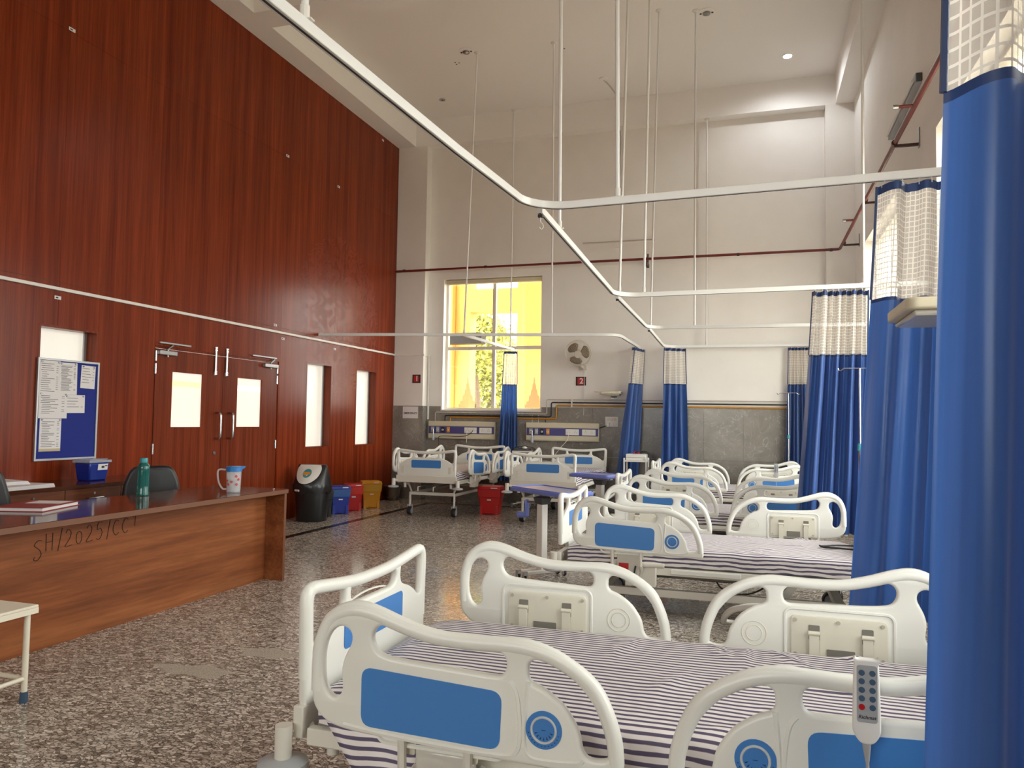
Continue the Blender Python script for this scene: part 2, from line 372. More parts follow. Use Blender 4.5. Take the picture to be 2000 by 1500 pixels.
def cells(mb, us, vs, holes, fn):
    """fill the grid us x vs except cells inside holes (u0,u1,v0,v1); fn(u0,u1,v0,v1) adds a box"""
    us = sorted(set(us)); vs = sorted(set(vs))
    for i in range(len(us)-1):
        for j in range(len(vs)-1):
            a, b, c, d = us[i], us[i+1], vs[j], vs[j+1]; mu, mv = (a+b)/2, (c+d)/2
            if any(h[0] < mu < h[1] and h[2] < mv < h[3] for h in holes): continue
            fn(a, b, c, d)
def grid_wall(u0, u1, v0, v1, holes, fn):
    us = [u0, u1] + [max(u0, min(u1, h[k])) for h in holes for k in (0, 1)]
    vs = [v0, v1] + [max(v0, min(v1, h[k])) for h in holes for k in (2, 3)]
    mb = MB(); cells(mb, us, vs, holes, lambda a, b, c, d: mb.box(*fn(a, b, c, d))); return mb

# ================================================================== ROOM
fl = struct(MB().box(LX-.3, RX+.3, BKY-.3, FY+.3, -.12, 0).build('floor', 'granite'))
MB().box(-5.275, -5.165, BKY, 12.03, 0, .0012).box(-5.165, RX, 11.92, 12.03, 0, .0012).build('border_strip', 'dark_granite', fl)
for cx_, cy_, rx_, ry_ in ((-2.92, 3.55, .24, .085), (-2.75, 3.95, .20, .085)):
    pts = [(cx_+rx_*(1+.25*sin(3*a+cx_*9))*cos(a), cy_+ry_*(1+.25*sin(5*a))*sin(a)) for a in (2*pi*i/30 for i in range(30))]
    MB().prism(pts, lambda u, v, w: (u, v, w), .0008).build('dust_patch', 'dried_dust', fl)
# ceiling with its beams
ce = struct(MB().box(LX-.3, RX+.3, BKY-.3, FY+.3, CZ, CZ+.12).build('ceiling', 'ceiling_paint'))
MB().box(LX-.3, -5.815, BKY, PY, BZ, CZ).build('beam', 'ceiling_paint', ce)
MB().box(1.234, RX, BKY, PY, BZ, CZ).build('beam', 'ceiling_paint', ce)
MB().box(LX-.3, RX+.3, PY, FY+.02, BZ, CZ).build('beam', 'ceiling_paint', ce)
for yb in (7.69, 2.9, -1.9): MB().box(-5.815, 1.234, yb, yb+.37, BZ, CZ).build('beam', 'ceiling_paint', ce)

# far wall, piers, right wall, back wall
HOLE_F = [(FWIN[0], FWIN[1], WZ0-.01, WZ1-.01)]
wf = struct(grid_wall(LX-.3, RX+.3, 0, CZ, HOLE_F, lambda a, b, c, d: (a, b, FY, FY+.28, c, d)).build('wall_far', 'wall_paint'))
MB().box(LX-.3, -5.58, PY, FY, 0, BZ).build('pier', 'wall_paint', wf)
MB().box(1.088, RX+.3, PY, FY, 0, BZ).build('pier', 'wall_paint', wf)
RH = [(a, b, RZ0, WZ1) for a, b in RWIN]
wr = struct(grid_wall(BKY-.3, PY+.2, 0, CZ, RH, lambda a, b, c, d: (RX, RX+.28, a, b, c, d)).build('wall_right', 'wall_paint'))
BH = [(a, b, WZ0, WZ1) for a, b in FILL_WIN]
wb = struct(grid_wall(LX-.3, RX+.3, 0, CZ, BH, lambda a, b, c, d: (a, b, BKY-.28, BKY, c, d)).build('wall_back', 'wall_paint'))

# grey marble dado, tile by tile
TZ = 1.655; rnd = random.Random(3)
def tiles(parent, u0, u1, nu, fn, holes=()):
    du = (u1-u0)/nu
    for i in range(nu):
        for z0, z1 in ((0.0, .83), (.83, TZ)):
            a, b = u0+i*du+.0012, u0+(i+1)*du-.0012; mb = MB(); hs = [h for h in holes if h[1] > a and h[0] < b and h[3] > z0]
            us = [a, b]+[max(a, min(b, h[k])) for h in hs for k in (0, 1)]; vs = [z0+.0012, z1-.0012]+[max(z0, min(z1-.0012, h[k])) for h in hs for k in (2, 3)]
            cells(mb, us, vs, hs, lambda p, q, r_, t_: mb.box(*fn(p, q, r_, t_)))
            if mb.v: mb.build('tile', 'marble_%d' % rnd.randrange(3), parent)
tiles(wf, -5.58, 1.088, 11, lambda a, b, c, d: (a, b, FY-.012, FY, c, d), [(FWIN[0]-.02, FWIN[1]+.02, WZ0-.02, 9)])
tiles(wf, LX, -5.568, 1, lambda a, b, c, d: (a, b, PY-.012, PY, c, d))
tiles(wf, PY-.012, FY, 1, lambda a, b, c, d: (-5.58, -5.568, a, b, c, d))
tiles(wf, 1.088, RX, 1, lambda a, b, c, d: (a, b, PY-.012, PY, c, d))
tiles(wr, 0.1, PY-.02, 20, lambda a, b, c, d: (RX-.012, RX, a, b, c, d), [(a-.02, b+.02, RZ0-.02, 9) for a, b in RWIN])

# windows (frames, mullions, glass, blinds)
def window(name, u0, u1, fn, depth, mull=True, blind=True, WZ0=WZ0):
    """fn(u0,u1,d0,d1,z0,z1) -> box tuple; d measured outward from the room face"""
    t = .045; d0 = depth
    f = MB(); f.box(*fn(u0, u0+t, d0, d0+.07, WZ0, WZ1)); f.box(*fn(u1-t, u1, d0, d0+.07, WZ0, WZ1))
    f.box(*fn(u0+t, u1-t, d0, d0+.07, WZ0, WZ0+t)); f.box(*fn(u0+t, u1-t, d0, d0+.07, WZ1-t, WZ1))
    w = struct(f.build(name, 'window_frame')); um = (u0+u1)/2
    BX('mullion', 'window_frame', w, *fn(um-.03, um+.03, d0+.005, d0+.065, WZ0+t, WZ1-t))
    zt = 2.70
    for a, b in ((u0+t, um-.03), (um+.03, u1-t)): BX('transom', 'window_frame', w, *fn(a, b, d0+.008, d0+.062, zt-.03, zt+.03))
    for a, b in ((u0+t, um-.03), (um+.03, u1-t)):
        for c, d in ((WZ0+t, zt-.03), (zt+.03, WZ1-t)): BX('pane', 'window_glass', w, *fn(a+.001, b-.001, d0+.03, d0+.034, c+.001, d-.001))
    if blind:
        BX('roller_blind', 'blind_cream', w, *fn(u0+.02, u1-.02, d0-.09, d0-.015, WZ1-.10, WZ1-.015), bevel=.02)
    BX('sill', 'wall_paint', w, *fn(u0-.0, u1+.0, 0.0, d0, WZ0-.012, WZ0+.006))
    return w
w1 = window('window_1', FWIN[0], FWIN[1], lambda a, b, c, d, e, f: (a, b, FY+c, FY+d, e, f), .13)
# temple-spire film prints along the bottom of the far window panes
for px, sc_ in ((-4.86, 1.0), (-4.16, .8), (-3.62, 1.0), (-4.42, .55)):
    prof = [(-.17, 0), (.17, 0), (.17, .06), (.14, .06), (.14, .11), (.10, .12), (.095, .2), (.06, .24), (.055, .31), (.035, .34), (.03, .42), (.015, .44), (.008, .54), (-.008, .54), (-.015, .44), (-.03, .42), (-.035, .34), (-.055, .31), (-.06, .24), (-.095, .2), (-.10, .12), (-.14, .11), (-.14, .06), (-.17, .06)]
    MB().prism([(px+u*sc_, WZ0+.05+v*sc_) for u, v in prof], lambda u, v, w: (u, FY+.152+w, v), .003).build('film_print', 'film_print', w1)
for i, (a, b) in enumerate(RWIN): window('window_%d' % (i+5), a, b, lambda a, b, c, d, e, f: (RX+c, RX+d, a, b, e, f), .13, blind=False, WZ0=RZ0)
for i, (a, b) in enumerate(FILL_WIN): window('window_%d' % (i+9), a, b, lambda a, b, c, d, e, f: (a, b, BKY-d, BKY-c, e, f), .13, blind=False)  # added back-wall windows, out of view, serving as fill light

# left wall: laminate panels on a backing wall, with door and lit frosted windows
LW = [(5.24, 5.895, .97, 2.222), (9.588, 10.285, .967, 2.222), (11.035, 11.735, .965, 2.222)]
DOOR = (6.64, 8.91, 0, 2.165)
HL = LW+[DOOR]
wl = struct(grid_wall(BKY-.3, FY+.2, 0, CZ, HL, lambda a, b, c, d: (LX-.30, LX-.016, a, b, c, d)).build('wall_left', 'wall_paint'))
YS = [BKY, -2.0, -.75, .55, 1.78, 3.0, 4.22, 5.43, 6.64, 7.775, 8.93, 10.33, 11.77, PY]
ZS = [0, 2.545, 2.63, 5.02, BZ]
for i in range(len(YS)-1):
    for j in range(len(ZS)-1):
        a, b, c, d = YS[i]+.0012, YS[i+1]-.0012, ZS[j]+.0012, ZS[j+1]-.0012
        hs = [h for h in HL if h[1] > a and h[0] < b and h[3] > c and h[2] < d]
        us = [a, b]+[max(a, min(b, h[k])) for h in hs for k in (0, 1)]; vs = [c, d]+[max(c, min(d, h[k])) for h in hs for k in (2, 3)]
        mb = MB(); cells(mb, us, vs, hs, lambda p, q, r_, t_: mb.box(LX-.016, LX, p, q, r_, t_))
        if mb.v: mb.build('panel', 'wall_laminate', wl)
for k, h in enumerate(LW):
    y0, y1, z0, z1 = h; dj = .15
    mb = MB().box(LX-dj, LX+.002, y0, y0+.02, z0, z1).box(LX-dj, LX+.002, y1-.02, y1, z0, z1).box(LX-dj, LX+.002, y0+.02, y1-.02, z0, z0+.02).box(LX-dj, LX+.002, y0+.02, y1-.02, z1-.02, z1)
    w = struct(mb.build('window_%d' % (k+2), 'door_laminate'))
    BX('frosted_pane', 'frosted_lit', w, LX-dj+.005, LX-dj+.012, y0+.02, y1-.02, z0+.02, z1-.02)
    MB().box(LX-dj+.012, LX-dj+.03, y1-.05, y1-.02, z0+.02, z1-.02).build('glazing_bead', 'aluminium', w)
# double door
dr = struct(MB().box(LX-.10, LX-.012, 6.6405, 6.665, 0, 2.1645).box(LX-.10, LX-.012, 8.885, 8.9095, 0, 2.1645).box(LX-.10, LX-.012, 6.665, 8.885, 2.14, 2.1645).build('door_1', 'door_laminate'))
for y0, y1, gy0, gy1, side in ((6.668, 7.772, 6.928, 7.425, 0), (7.778, 8.882, 8.055, 8.555, 1)):
    gz0, gz1 = 1.28, 1.895
    mb = grid_wall(y0, y1, .01, 2.136, [(gy0, gy1, gz0, gz1)], lambda a, b, c, d: (LX-.055, LX-.006, a, b, c, d))
    lf = mb.build('door_leaf', 'door_laminate', dr)
    BX('vision_pane', 'frosted_lit', lf, LX-.034, LX-.028, gy0, gy1, gz0, gz1)
    BX('clear_strip', 'clear_band_yellow' if not side else 'clear_band', lf, LX-.028, LX-.0272, gy0+.002, gy1-.02, 1.735, 1.80)
    yh = 7.665 if not side else 7.895; xs = LX-.006
    MB().tube(spline([(xs, yh, 1.14), (xs+.05, yh, 1.142), (xs+.075, yh, 1.17), (xs+.078, yh, 1.3), (xs+.075, yh, 1.42), (xs+.05, yh, 1.448), (xs, yh, 1.45)], 4, False), .0135, 10).build('pull_handle', 'steel', lf, True)
    yb = 7.615 if not side else 7.815
    mb = MB().cyl((xs+.018, yb, 1.905), (xs+.018, yb, 2.235), .013, 10)
    for zz in (1.915, 1.94, 2.20, 2.23): mb.cyl((xs+.018, yb, zz-.008), (xs+.018, yb, zz+.008), .021, 10)
    mb.box(xs, xs+.012, yb-.02, yb+.02, 1.90, 1.94).build('tower_bolt', 'steel', lf, True)
    ya, yc = (6.68, 6.94) if not side else (8.55, 8.845)
    BX('closer_body', 'aluminium', lf, xs, xs+.05, ya, yc, 2.07, 2.118, bevel=.006)
    r0, r1 = (6.69, 7.17) if not side else (8.30, 8.82)
    MB().box(LX, LX+.03, r0, r1, 2.192, 2.212).build('closer_track', 'aluminium', dr, bevel=.003)
    ym = (ya+yc)/2
    MB().cyl((xs+.03, ym, 2.05), (xs+.03, ym, 2.13), .012, 10).obox((xs+.03, ym+.03, 2.155), (0, .045, .03), (.008, 0, 0), (0, -.004, .006)).build('closer_arm', 'steel_dark', lf)
    ye = 6.668 if not side else 8.882
    for z0, z1 in ((2.0, 2.11), (1.86, 1.97), (.99, 1.10)):
        MB().cyl((xs+.006, ye, z0), (xs+.006, ye, z1), .008, 8).box(xs-.001, xs+.002, ye-.012, ye+.012, z0, z1).build('hinge', 'steel', dr)
MB().lathe([(.024, 0), (.024, .008), (.019, .014), (.0, .014)], 16).build('lock_cylinder', 'steel', dr, True)
lk = bpy.data.objects['lock_cylinder']; lk.rotation_euler = (0, radians(90), 0); lk.location = (LX-.006, 7.655, .967)
# cable trunking along wall: white trim
tm = struct(MB().box(LX, LX+.018, BKY+.1, PY-.001, 2.552, 2.582).build('trim_1', 'white_plastic', bevel=.002))
MB().box(LX+.018, -5.58, PY-.018, PY-.0005, 2.550, 2.572).build('trunking', 'wall_paint', tm)
MB().box(-5.5795, -5.562, PY-.018, FY-.001, 2.550, 2.572).build('trunking', 'white_plastic', tm)
MB().box(-5.562, -5.532, FY-.030, FY-.0125, 1.415, 2.572).build('trunking', 'wall_paint', tm)
# little panel stickers on the laminate
for i, (y, z) in enumerate(((5.445, 5.05), (8.967, 5.04), (10.335, 5.02), (11.77, 6.28), (5.42, 2.485), (8.80, 2.655), (8.985, 2.49), (10.35, 2.478))):
    s_ = MB().box(LX, LX+.001, y-.035, y+.035, z-.016, z+.016).build('panel_sticker', 'paper', wl)
    MB().box(LX+.001, LX+.0014, y-.022, y+.004, z-.007, z+.006).build('sticker_print', 'ink_dark', s_)

# ================================================================== OUTSIDE THE FAR WINDOW
gd = struct(MB().box(-60, 60, FY+.3, 80, -.6, -.5).box(RX+.3, 60, -40, FY+.3, -.6, -.5).box(-60, RX+.3, -40, BKY-.3, -.6, -.5).build('ground_outside', 'ground_pale'))  # unseen ground, laid to bounce daylight up onto the ceiling
pb = thing('porch', 'yellow rendered porch with white soffit beyond the far window', 'porch', (-5, 15.5, -.5))
def PB(name, m, *b): return BX(name, m, pb, b[0]+5, b[1]+5, b[2]-15.5, b[3]-15.5, b[4]+.5, b[5]+.5)
PB('column', 'porch_yellow', -6.55, -6.22, 15.3, 15.9, -.5, 5.6)
PB('column', 'porch_yellow', -6.21, -5.88, 15.5, 15.9, -.5, 5.6)
PB('column', 'porch_yellow', -4.80, -4.32, 15.5, 15.9, -.5, 5.6)
PB('column', 'porch_yellow', -4.22, -3.9, 14.2, 14.6, -.5, 5.6)
PB('beam', 'porch_yellow', -5.88, -4.80, 15.5, 15.9, 3.78, 4.28)
PB('soffit', 'porch_white', -7.5, -3.0, FY+.32, 16.0, 4.75, 4.9)
MB().prism([(-.1, 4.70), (1.9, 4.70), (1.9, 4.15), (1.2, 4.15)], lambda u, v, w: (u-.1, -.12+w*-1, v+.5), .5).build('stair_soffit', 'porch_white', pb)
ac = tag(MB().box(-6.33, -5.36, 14.80, 15.1, 3.02, 3.24).build('outdoor_unit', 'ac_grey', bevel=.01), 'dark grey flat outdoor board seen through the upper far window pane', 'board')
def tree(label, base, h, rad, n, seed, trunk_r):
    rn_ = random.Random(seed); t = thing('tree', label, 'tree', base)
    mb = MB().tube([(0, 0, 0), (.1, .05, h*.4), (-.05, .1, h*.8)], [trunk_r, trunk_r*.7, trunk_r*.4], 8); mb.build('trunk', 'bark', t, True)
    lf = MB()
    for i in range(n):
        a, e, q = rn_.uniform(0, 2*pi), rn_.uniform(-.6, 1.3), rn_.uniform(.2, 1)**.5
        cl = int(rn_.uniform(0, 7)); c = Vector((rad*q*cos(a)*cos(e)*.9, rad*q*sin(a)*cos(e)*.7, h+rad*q*sin(e)*.9))
        c += Vector((.25*sin(cl*2.1), .25*cos(cl*1.3), .3*sin(cl)))*rad*.5
        u = Vector((rn_.gauss(0, 1), rn_.gauss(0, 1), rn_.gauss(0, 1))).normalized()*rn_.uniform(.05, .1); w = u.orthogonal()
        lf.add([c-u, c+w*.45, c+u, c-w*.45], [(0, 1, 2, 3)])
    o = lf.build('foliage', 'leaf_green', t); o['kind'] = 'stuff'
tree('leafy tree right outside the far window beside the yellow column', (-7.9, 21.5, -.5), 4.1, 1.2, 3200, 1, .14)
tree('lower bushy tree filling the bottom of the far window', (-8.5, 24.5, -.5), 2.6, 2.1, 9000, 2, .12)

# ================================================================== HOSPITAL BEDS
# outline of a side rail traced as a flat piece: s from the foot end, z above floor
RO = [(.126,.707),(.131,.737),(.145,.780),(.175,.825),(.208,.852),(.248,.867),(.275,.870),(.308,.867),(.354,.855),(.407,.837),(.458,.822),(.509,.811),(.571,.804),(.632,.803),(.679,.805),(.727,.808),(.767,.810),(.808,.806),(.848,.796),(.887,.781),(.927,.756),(.960,.728),(.987,.697),(1.012,.658),(1.031,.619),(1.045,.579),(1.052,.539),(1.054,.500),(1.050,.481),(1.036,.473),(1.000,.473),(.835,.478),(.720,.480),(.638,.483),(.547,.488),(.466,.492),(.402,.493),(.338,.493),(.272,.496),(.219,.503),(.185,.513),(.157,.533),(.139,.556),(.131,.585),(.128,.636)]
RH1 = [(.167,.711),(.174,.742),(.190,.773),(.213,.790),(.234,.792),(.251,.782),(.258,.765),(.255,.744),(.242,.719),(.230,.689),(.226,.659),(.230,.630),(.229,.607),(.219,.593),(.203,.589),(.185,.601),(.174,.624),(.168,.652)]
RH2 = [(.327,.763),(.328,.783),(.340,.800),(.359,.806),(.395,.802),(.446,.791),(.509,.779),(.571,.771),(.632,.768),(.686,.770),(.710,.768),(.727,.756),(.732,.738),(.728,.718),(.717,.707),(.693,.705),(.633,.707),(.542,.711),(.448,.715),(.384,.720),(.351,.728),(.335,.743)]
RH3 = [(.795,.731),(.797,.745),(.809,.756),(.826,.757),(.854,.751),(.888,.736),(.922,.713),(.949,.687),(.974,.656),(.993,.625),(1.007,.590),(1.015,.555),(1.016,.534),(1.008,.523),(.989,.519),(.967,.519),(.954,.525),(.945,.540),(.941,.560),(.934,.585),(.917,.615),(.895,.644),(.866,.667),(.832,.687),(.809,.695),(.795,.709)]
RB = [(.296,.655),(.300,.670),(.316,.683),(.333,.684),(.512,.676),(.682,.666),(.706,.661),(.721,.643),(.718,.535),(.710,.518),(.694,.511),(.515,.514),(.337,.521),(.311,.529),(.298,.551)]
RT = [(.146,.60),(.148,.715),(.170,.786),(.205,.824),(.268,.842),(.34,.832),(.43,.806),(.52,.788),(.62,.784),(.72,.787),(.79,.784),(.85,.772),(.91,.745),(.97,.70),(1.005,.64),(1.028,.57),(1.034,.51)]
def rpoly(C, r, n=6):
    out = []
    for i in range(len(C)):
        p, c, q = Vector(C[i-1]), Vector(C[i]), Vector(C[(i+1) % len(C)]); a = c+(p-c).normalized()*r; b = c+(q-c).normalized()*r
        for k in range(n+1):
            t = k/n; out.append(tuple(a*(1-t)**2+c*2*t*(1-t)+b*t*t))
    return out
RB = rpoly([(.296, .686), (.722, .664), (.717, .508), (.297, .520)], .034)
DIAL = (.841, .579)
BED_L = 2.25
def side_rail(root, sy, head, dz):
    fx = (lambda s: 2.22-s) if head else (lambda s: s)
    Y0 = sy*.60
    F = lambda u, v, w: (fx(u), Y0+sy*w, v+dz)      # w outward
    me = plate('side_rail', [spline(RO, 2), spline(RH1, 2), spline(RH2, 2), spline(RH3, 2)], .015, .012, F, 3)
    join_mb(me, MB().tube([F(u, v, 0) for u, v in spline(RT, 3, False)], .0215, 10))
    rl = mk('side_rail', me, 'bed_plastic', root, True)
    # raised bead around the lower rim and beside the dial
    bead = MB().tube([F(u, v, .012) for u, v in spline([(.795,.70),(.788,.62),(.786,.54),(.800,.505),(.84,.497),(.93,.503),(.948,.515)], 4, False)], .008, 6)
    bead.tube([F(u, v, .012) for u, v in spline([(.24,.515),(.35,.505),(.52,.497),(.70,.494),(.76,.505),(.775,.56),(.765,.66),(.745,.695)], 4, False)], .008, 6)
    bead.build('moulded_bead', 'bed_plastic', rl, True)
    MB().prism(RB, lambda u, v, w: F(u, v, .0145+w), .003).build('blue_insert', 'bed_blue', rl)
    dl = MB().prism(circ(*DIAL, .050, 32), lambda u, v, w: F(u, v, .0145+w), .003).build('dial', 'bed_blue', rl)
    rg = MB().tube([F(DIAL[0]+.0335*cos(a), DIAL[1]+.0335*sin(a), .0178) for a in (2*pi*i/32 for i in range(32))], .0035, 6, True)
    # dial ring and marks belong to the rail at the same level as the dial
    rg.build('dial_ring', 'dial_ring', rl, True)
    mk_ = MB()
    for i in range(12):
        a = radians(195+i*13.6); c = (DIAL[0]+.0425*cos(a), DIAL[1]+.0425*sin(a))
        mk_.prism(circ(c[0], c[1], .0017, 5), lambda u, v, w: F(u, v, .0176+w), .0006)
    for i in range(7):
        a = radians(200+i*23); d = (cos(a), sin(a)); c = DIAL
        mk_.prism([(c[0]+.017*d[0]-.0015*d[1], c[1]+.017*d[1]+.0015*d[0]), (c[0]+.027*d[0]-.003*d[1], c[1]+.027*d[1]+.003*d[0]), (c[0]+.025*d[0]+.001*d[1], c[1]+.025*d[1]-.001*d[0])], lambda u, v, w: F(u, v, .0176+w), .0006)
    mk_.prism([(DIAL[0]-.006, DIAL[1]-.0006), (DIAL[0]+.006, DIAL[1]-.0006), (DIAL[0]+.006, DIAL[1]+.0006), (DIAL[0]-.006, DIAL[1]+.0006)], lambda u, v, w: F(u, v, .0176+w), .0006)
    mk_.build('dial_marks', 'dial_mark', rl)
    # inner face: hinge plate with straps and screws, moulded rings
    hp = plate('hinge_plate', [rrect(.36, .705, .50, .665, .018)], .006, .003, lambda u, v, w: F(u, v, -.018+w))
    mk('hinge_plate', hp, 'bed_plate', rl, True)
    MB().tube([F(u, v, -.0135) for u, v in rrect(.335, .725, .47, .69, .03)], .007, 6, True).build('moulded_bead', 'bed_plastic', rl, True)
    for u in (.43, .62):
        MB().prism(rrect(u-.020, u+.020, .575, .632, .004), lambda a, b, w: F(a, b, -.0245-w), .002).build('strap_recess', 'bed_metal_dark', rl)
        mb = MB().prism(rrect(u-.018, u+.018, .44, .60, .004), lambda a, b, w: F(a, b, -.027-w), .008)
        mb.cyl(F(u-.021, .602, -.031), F(u+.021, .602, -.031), .009, 10); mb.build('strap', 'bed_plate', rl, True)
    MB().prism(rrect(.475, .575, .50, .545, .004), lambda a, b, w: F(a, b, -.0245-w), .003).build('latch_recess', 'bed_metal_dark', rl)
    for u, v in ((.378, .648), (.688, .648), (.533, .648), (.378, .518), (.688, .518)):
        MB().prism(circ(u, v, .0075, 12), lambda a, b, w: F(a, b, -.024-w), .004).build('screw', 'screw_shade', rl)
    for rr_ in (.030, .047): MB().tube([F(DIAL[0]+rr_*cos(a), DIAL[1]+rr_*sin(a), -.0145) for a in (2*pi*i/28 for i in range(28))], .0022, 6, True).build('moulded_ring', 'bed_plate', rl, True)
    return rl

def end_board(root, x, dz, name, out):
    """out = -1: outer face towards -x (foot), +1 head"""
    zt = .865
    def F(u, v, w): return (x+out*w, u, v+dz)
    half = [(0, zt-.033), (.12, zt-.030), (.25, zt-.018), (.36, zt-.004), (.42, zt), (.445, zt-.006), (.462, zt-.026), (.465, zt-.06), (.460, zt-.16), (.456, zt-.24), (.458, zt-.36), (.452, zt-.382), (.43, zt-.388), (.245, zt-.394), (.23, zt-.40), (.215, zt-.432), (.195, zt-.445), (0, zt-.447)]
    out_ = half+[(-u, v) for u, v in reversed(half[1:-1])]
    hm = [(-.175, zt-.062), (-.168, zt-.056), (0, zt-.066), (.168, zt-.056), (.175, zt-.062), (.182, zt-.08), (.175, zt-.10), (.155, zt-.116), (.12, zt-.122), (0, zt-.122), (-.12, zt-.122), (-.155, zt-.116), (-.175, zt-.10), (-.182, zt-.08)]
    hr = [(.222, zt-.060), (.238, zt-.052), (.33, zt-.042), (.40, zt-.036), (.418, zt-.042), (.424, zt-.06), (.421, zt-.12), (.417, zt-.185), (.405, zt-.200), (.385, zt-.198), (.35, zt-.172), (.30, zt-.148), (.25, zt-.132), (.228, zt-.118), (.219, zt-.095)]
    hl = [(-u, v) for u, v in reversed(hr)]
    me = plate(name, [out_, spline(hm, 2), spline(hr, 2), spline(hl, 2)], .017, .013, F, 3)
    tp = [(u*s_, v) for s_ in (1,) for u, v in ()]
    ctr = [(.440, zt-.30), (.441, zt-.20), (.445, zt-.10), (.444, zt-.045), (.425, zt-.022), (.38, zt-.022), (.25, zt-.037), (.12, zt-.048), (0, zt-.050)]
    path = ctr+[(-u, v) for u, v in reversed(ctr[:-1])]
    join_mb(me, MB().tube([F(u, v, 0) for u, v in spline(path, 3, False)], .0225, 10))
    bd = mk(name, me, 'bed_plastic', root, True)
    MB().prism(rrect(-.23, .23, zt-.268, zt-.155, .018), lambda u, v, w: F(u, v, .0165+w), .003).build('blue_insert', 'bed_blue', bd)
    MB().prism(rrect(-.23, .23, zt-.268, zt-.155, .018), lambda u, v, w: F(u, v, -.0165-w), .003).build('blue_insert', 'bed_blue', bd)
    for s_ in (-1, 1):
        MB().prism([(s_*.345, zt-.345), (s_*.385, zt-.345), (s_*.385, zt-.25), (s_*.345, zt-.25)], lambda u, v, w: F(u, v, .0165+w), .0025).build('handle_recess', 'bed_plate', bd)
    MB().tube([F(.30*cos(a), zt-.125-.10+.115*sin(a), .0165) for a in (pi*i/20 for i in range(21))], .004, 5).build('moulded_bead', 'bed_plastic', bd, True)
    return bd

def mattress(root, z0, z1, seed):
    rn_ = random.Random(seed); nx, ny = 64, 26; L0, L1, HW = .06, 2.12, .465
    V = []; Fc = []
    def ring(t):   # cross-section from near bottom over the top to far bottom
        pass
    prof = []
    for j in range(5): prof.append((-HW, z0+(z1-.03-z0)*j/5))
    for j in range(4): a = pi/2*j/4; prof.append((-HW+.03*(1-cos(a)), z1-.03+.03*sin(a)))
    for j in range(ny+1): prof.append((-HW+.03+(2*HW-.06)*j/ny, z1))
    prof += [(-y, z) for y, z in reversed(prof[:9])]
    W_ = [(rn_.uniform(.2, 2.0), rn_.uniform(-.45, .45), rn_.uniform(-1.2, 1.2), rn_.uniform(.05, .14)) for _ in range(16)]
    k = len(prof)
    for i in range(nx+1):
        x = L0+(L1-L0)*i/nx; e = min(i, nx-i)
        sh = (0.0, .45, .72, .9)[e] if e < 4 else 1.0
        for y, z in prof:
            dz = 0.0
            if z > z1-.02:
                dz = .012*(1-(y/HW)**2)
                for wx, wy, an, wd in W_:
                    d = (x-wx)*cos(an)+(y-wy)*sin(an); l = -(x-wx)*sin(an)+(y-wy)*cos(an)
                    dz += .009*math.exp(-(d/.025)**2)*math.exp(-(l/wd)**2)
            yy = y*(1-.03*(1-sh)); zz = z0+(z-z0)*(.78+.22*sh)+dz*sh
            if z < z1-.02 and z > z0: yy += math.copysign(.006*sin(x*17+z*40), y)
            V.append((x, yy, zz))
    for i in range(nx):
        for j in range(k-1): Fc.append((i*k+j, i*k+j+1, (i+1)*k+j+1, (i+1)*k+j))
        Fc.append((i*k+k-1, i*k, (i+1)*k, (i+1)*k+k-1))
    Fc += [tuple(range(k)), tuple(reversed(range(nx*k, nx*k+k)))]
    mb = MB(); mb.add(V, Fc); return mb.build('mattress', 'striped_sheet', root, True)

def caster(root, x, y, r=.062, fork='bed_metal', cover=True, rot=0):
    c = thing_part('caster', root, (x, y, 0), rot)
    return c
def wheel(root, x, y, r=.062, w=.03):
    ty = MB().lathe([(r*.55, -w), (r*.9, -w), (r, -w*.6), (r, w*.6), (r*.9, w), (r*.55, w)], 22)
    ty.v = [(x+a, y+c, r+b) for a, b, c in ty.v]
    t = ty.build('wheel', 'rubber', root, True)
    hb = MB().cyl((x, y-w-.004, r), (x, y+w+.004, r), r*.72, 20); hb.build('wheel_cover', 'wheel_grey', t, True)
    fk = MB().box(x-.012, x+.018, y-w-.010, y-w-.005, r*.8, r*2+.02).box(x-.012, x+.018, y+w+.005, y+w+.010, r*.8, r*2+.02).box(x-.015, x+.02, y-w-.010, y+w+.010, r*2+.005, r*2+.03)
    fk.build('fork', 'grey_plastic', t)
    return t
def bumper(root, x, y, z0, sy, fx):
    b = MB().cyl((x, y, z0), (x, y, z0+.115), .027, 16).build('bumper_post', 'bed_metal', root, True)
    MB().lathe([(.0, -.016), (.06, -.016), (.078, -.006), (.078, .006), (.055, .016), (.024, .02)], 28, (x, y, z0-.004)).build('bumper_roller', 'bumper_grey', b, True)
    MB().tube([(x, y, z0+.085), (x, y-sy*.03, z0+.085), (x-fx*.05, y-sy*.09, z0+.085)], .014, 8).build('bumper_arm', 'bed_metal', b, True)

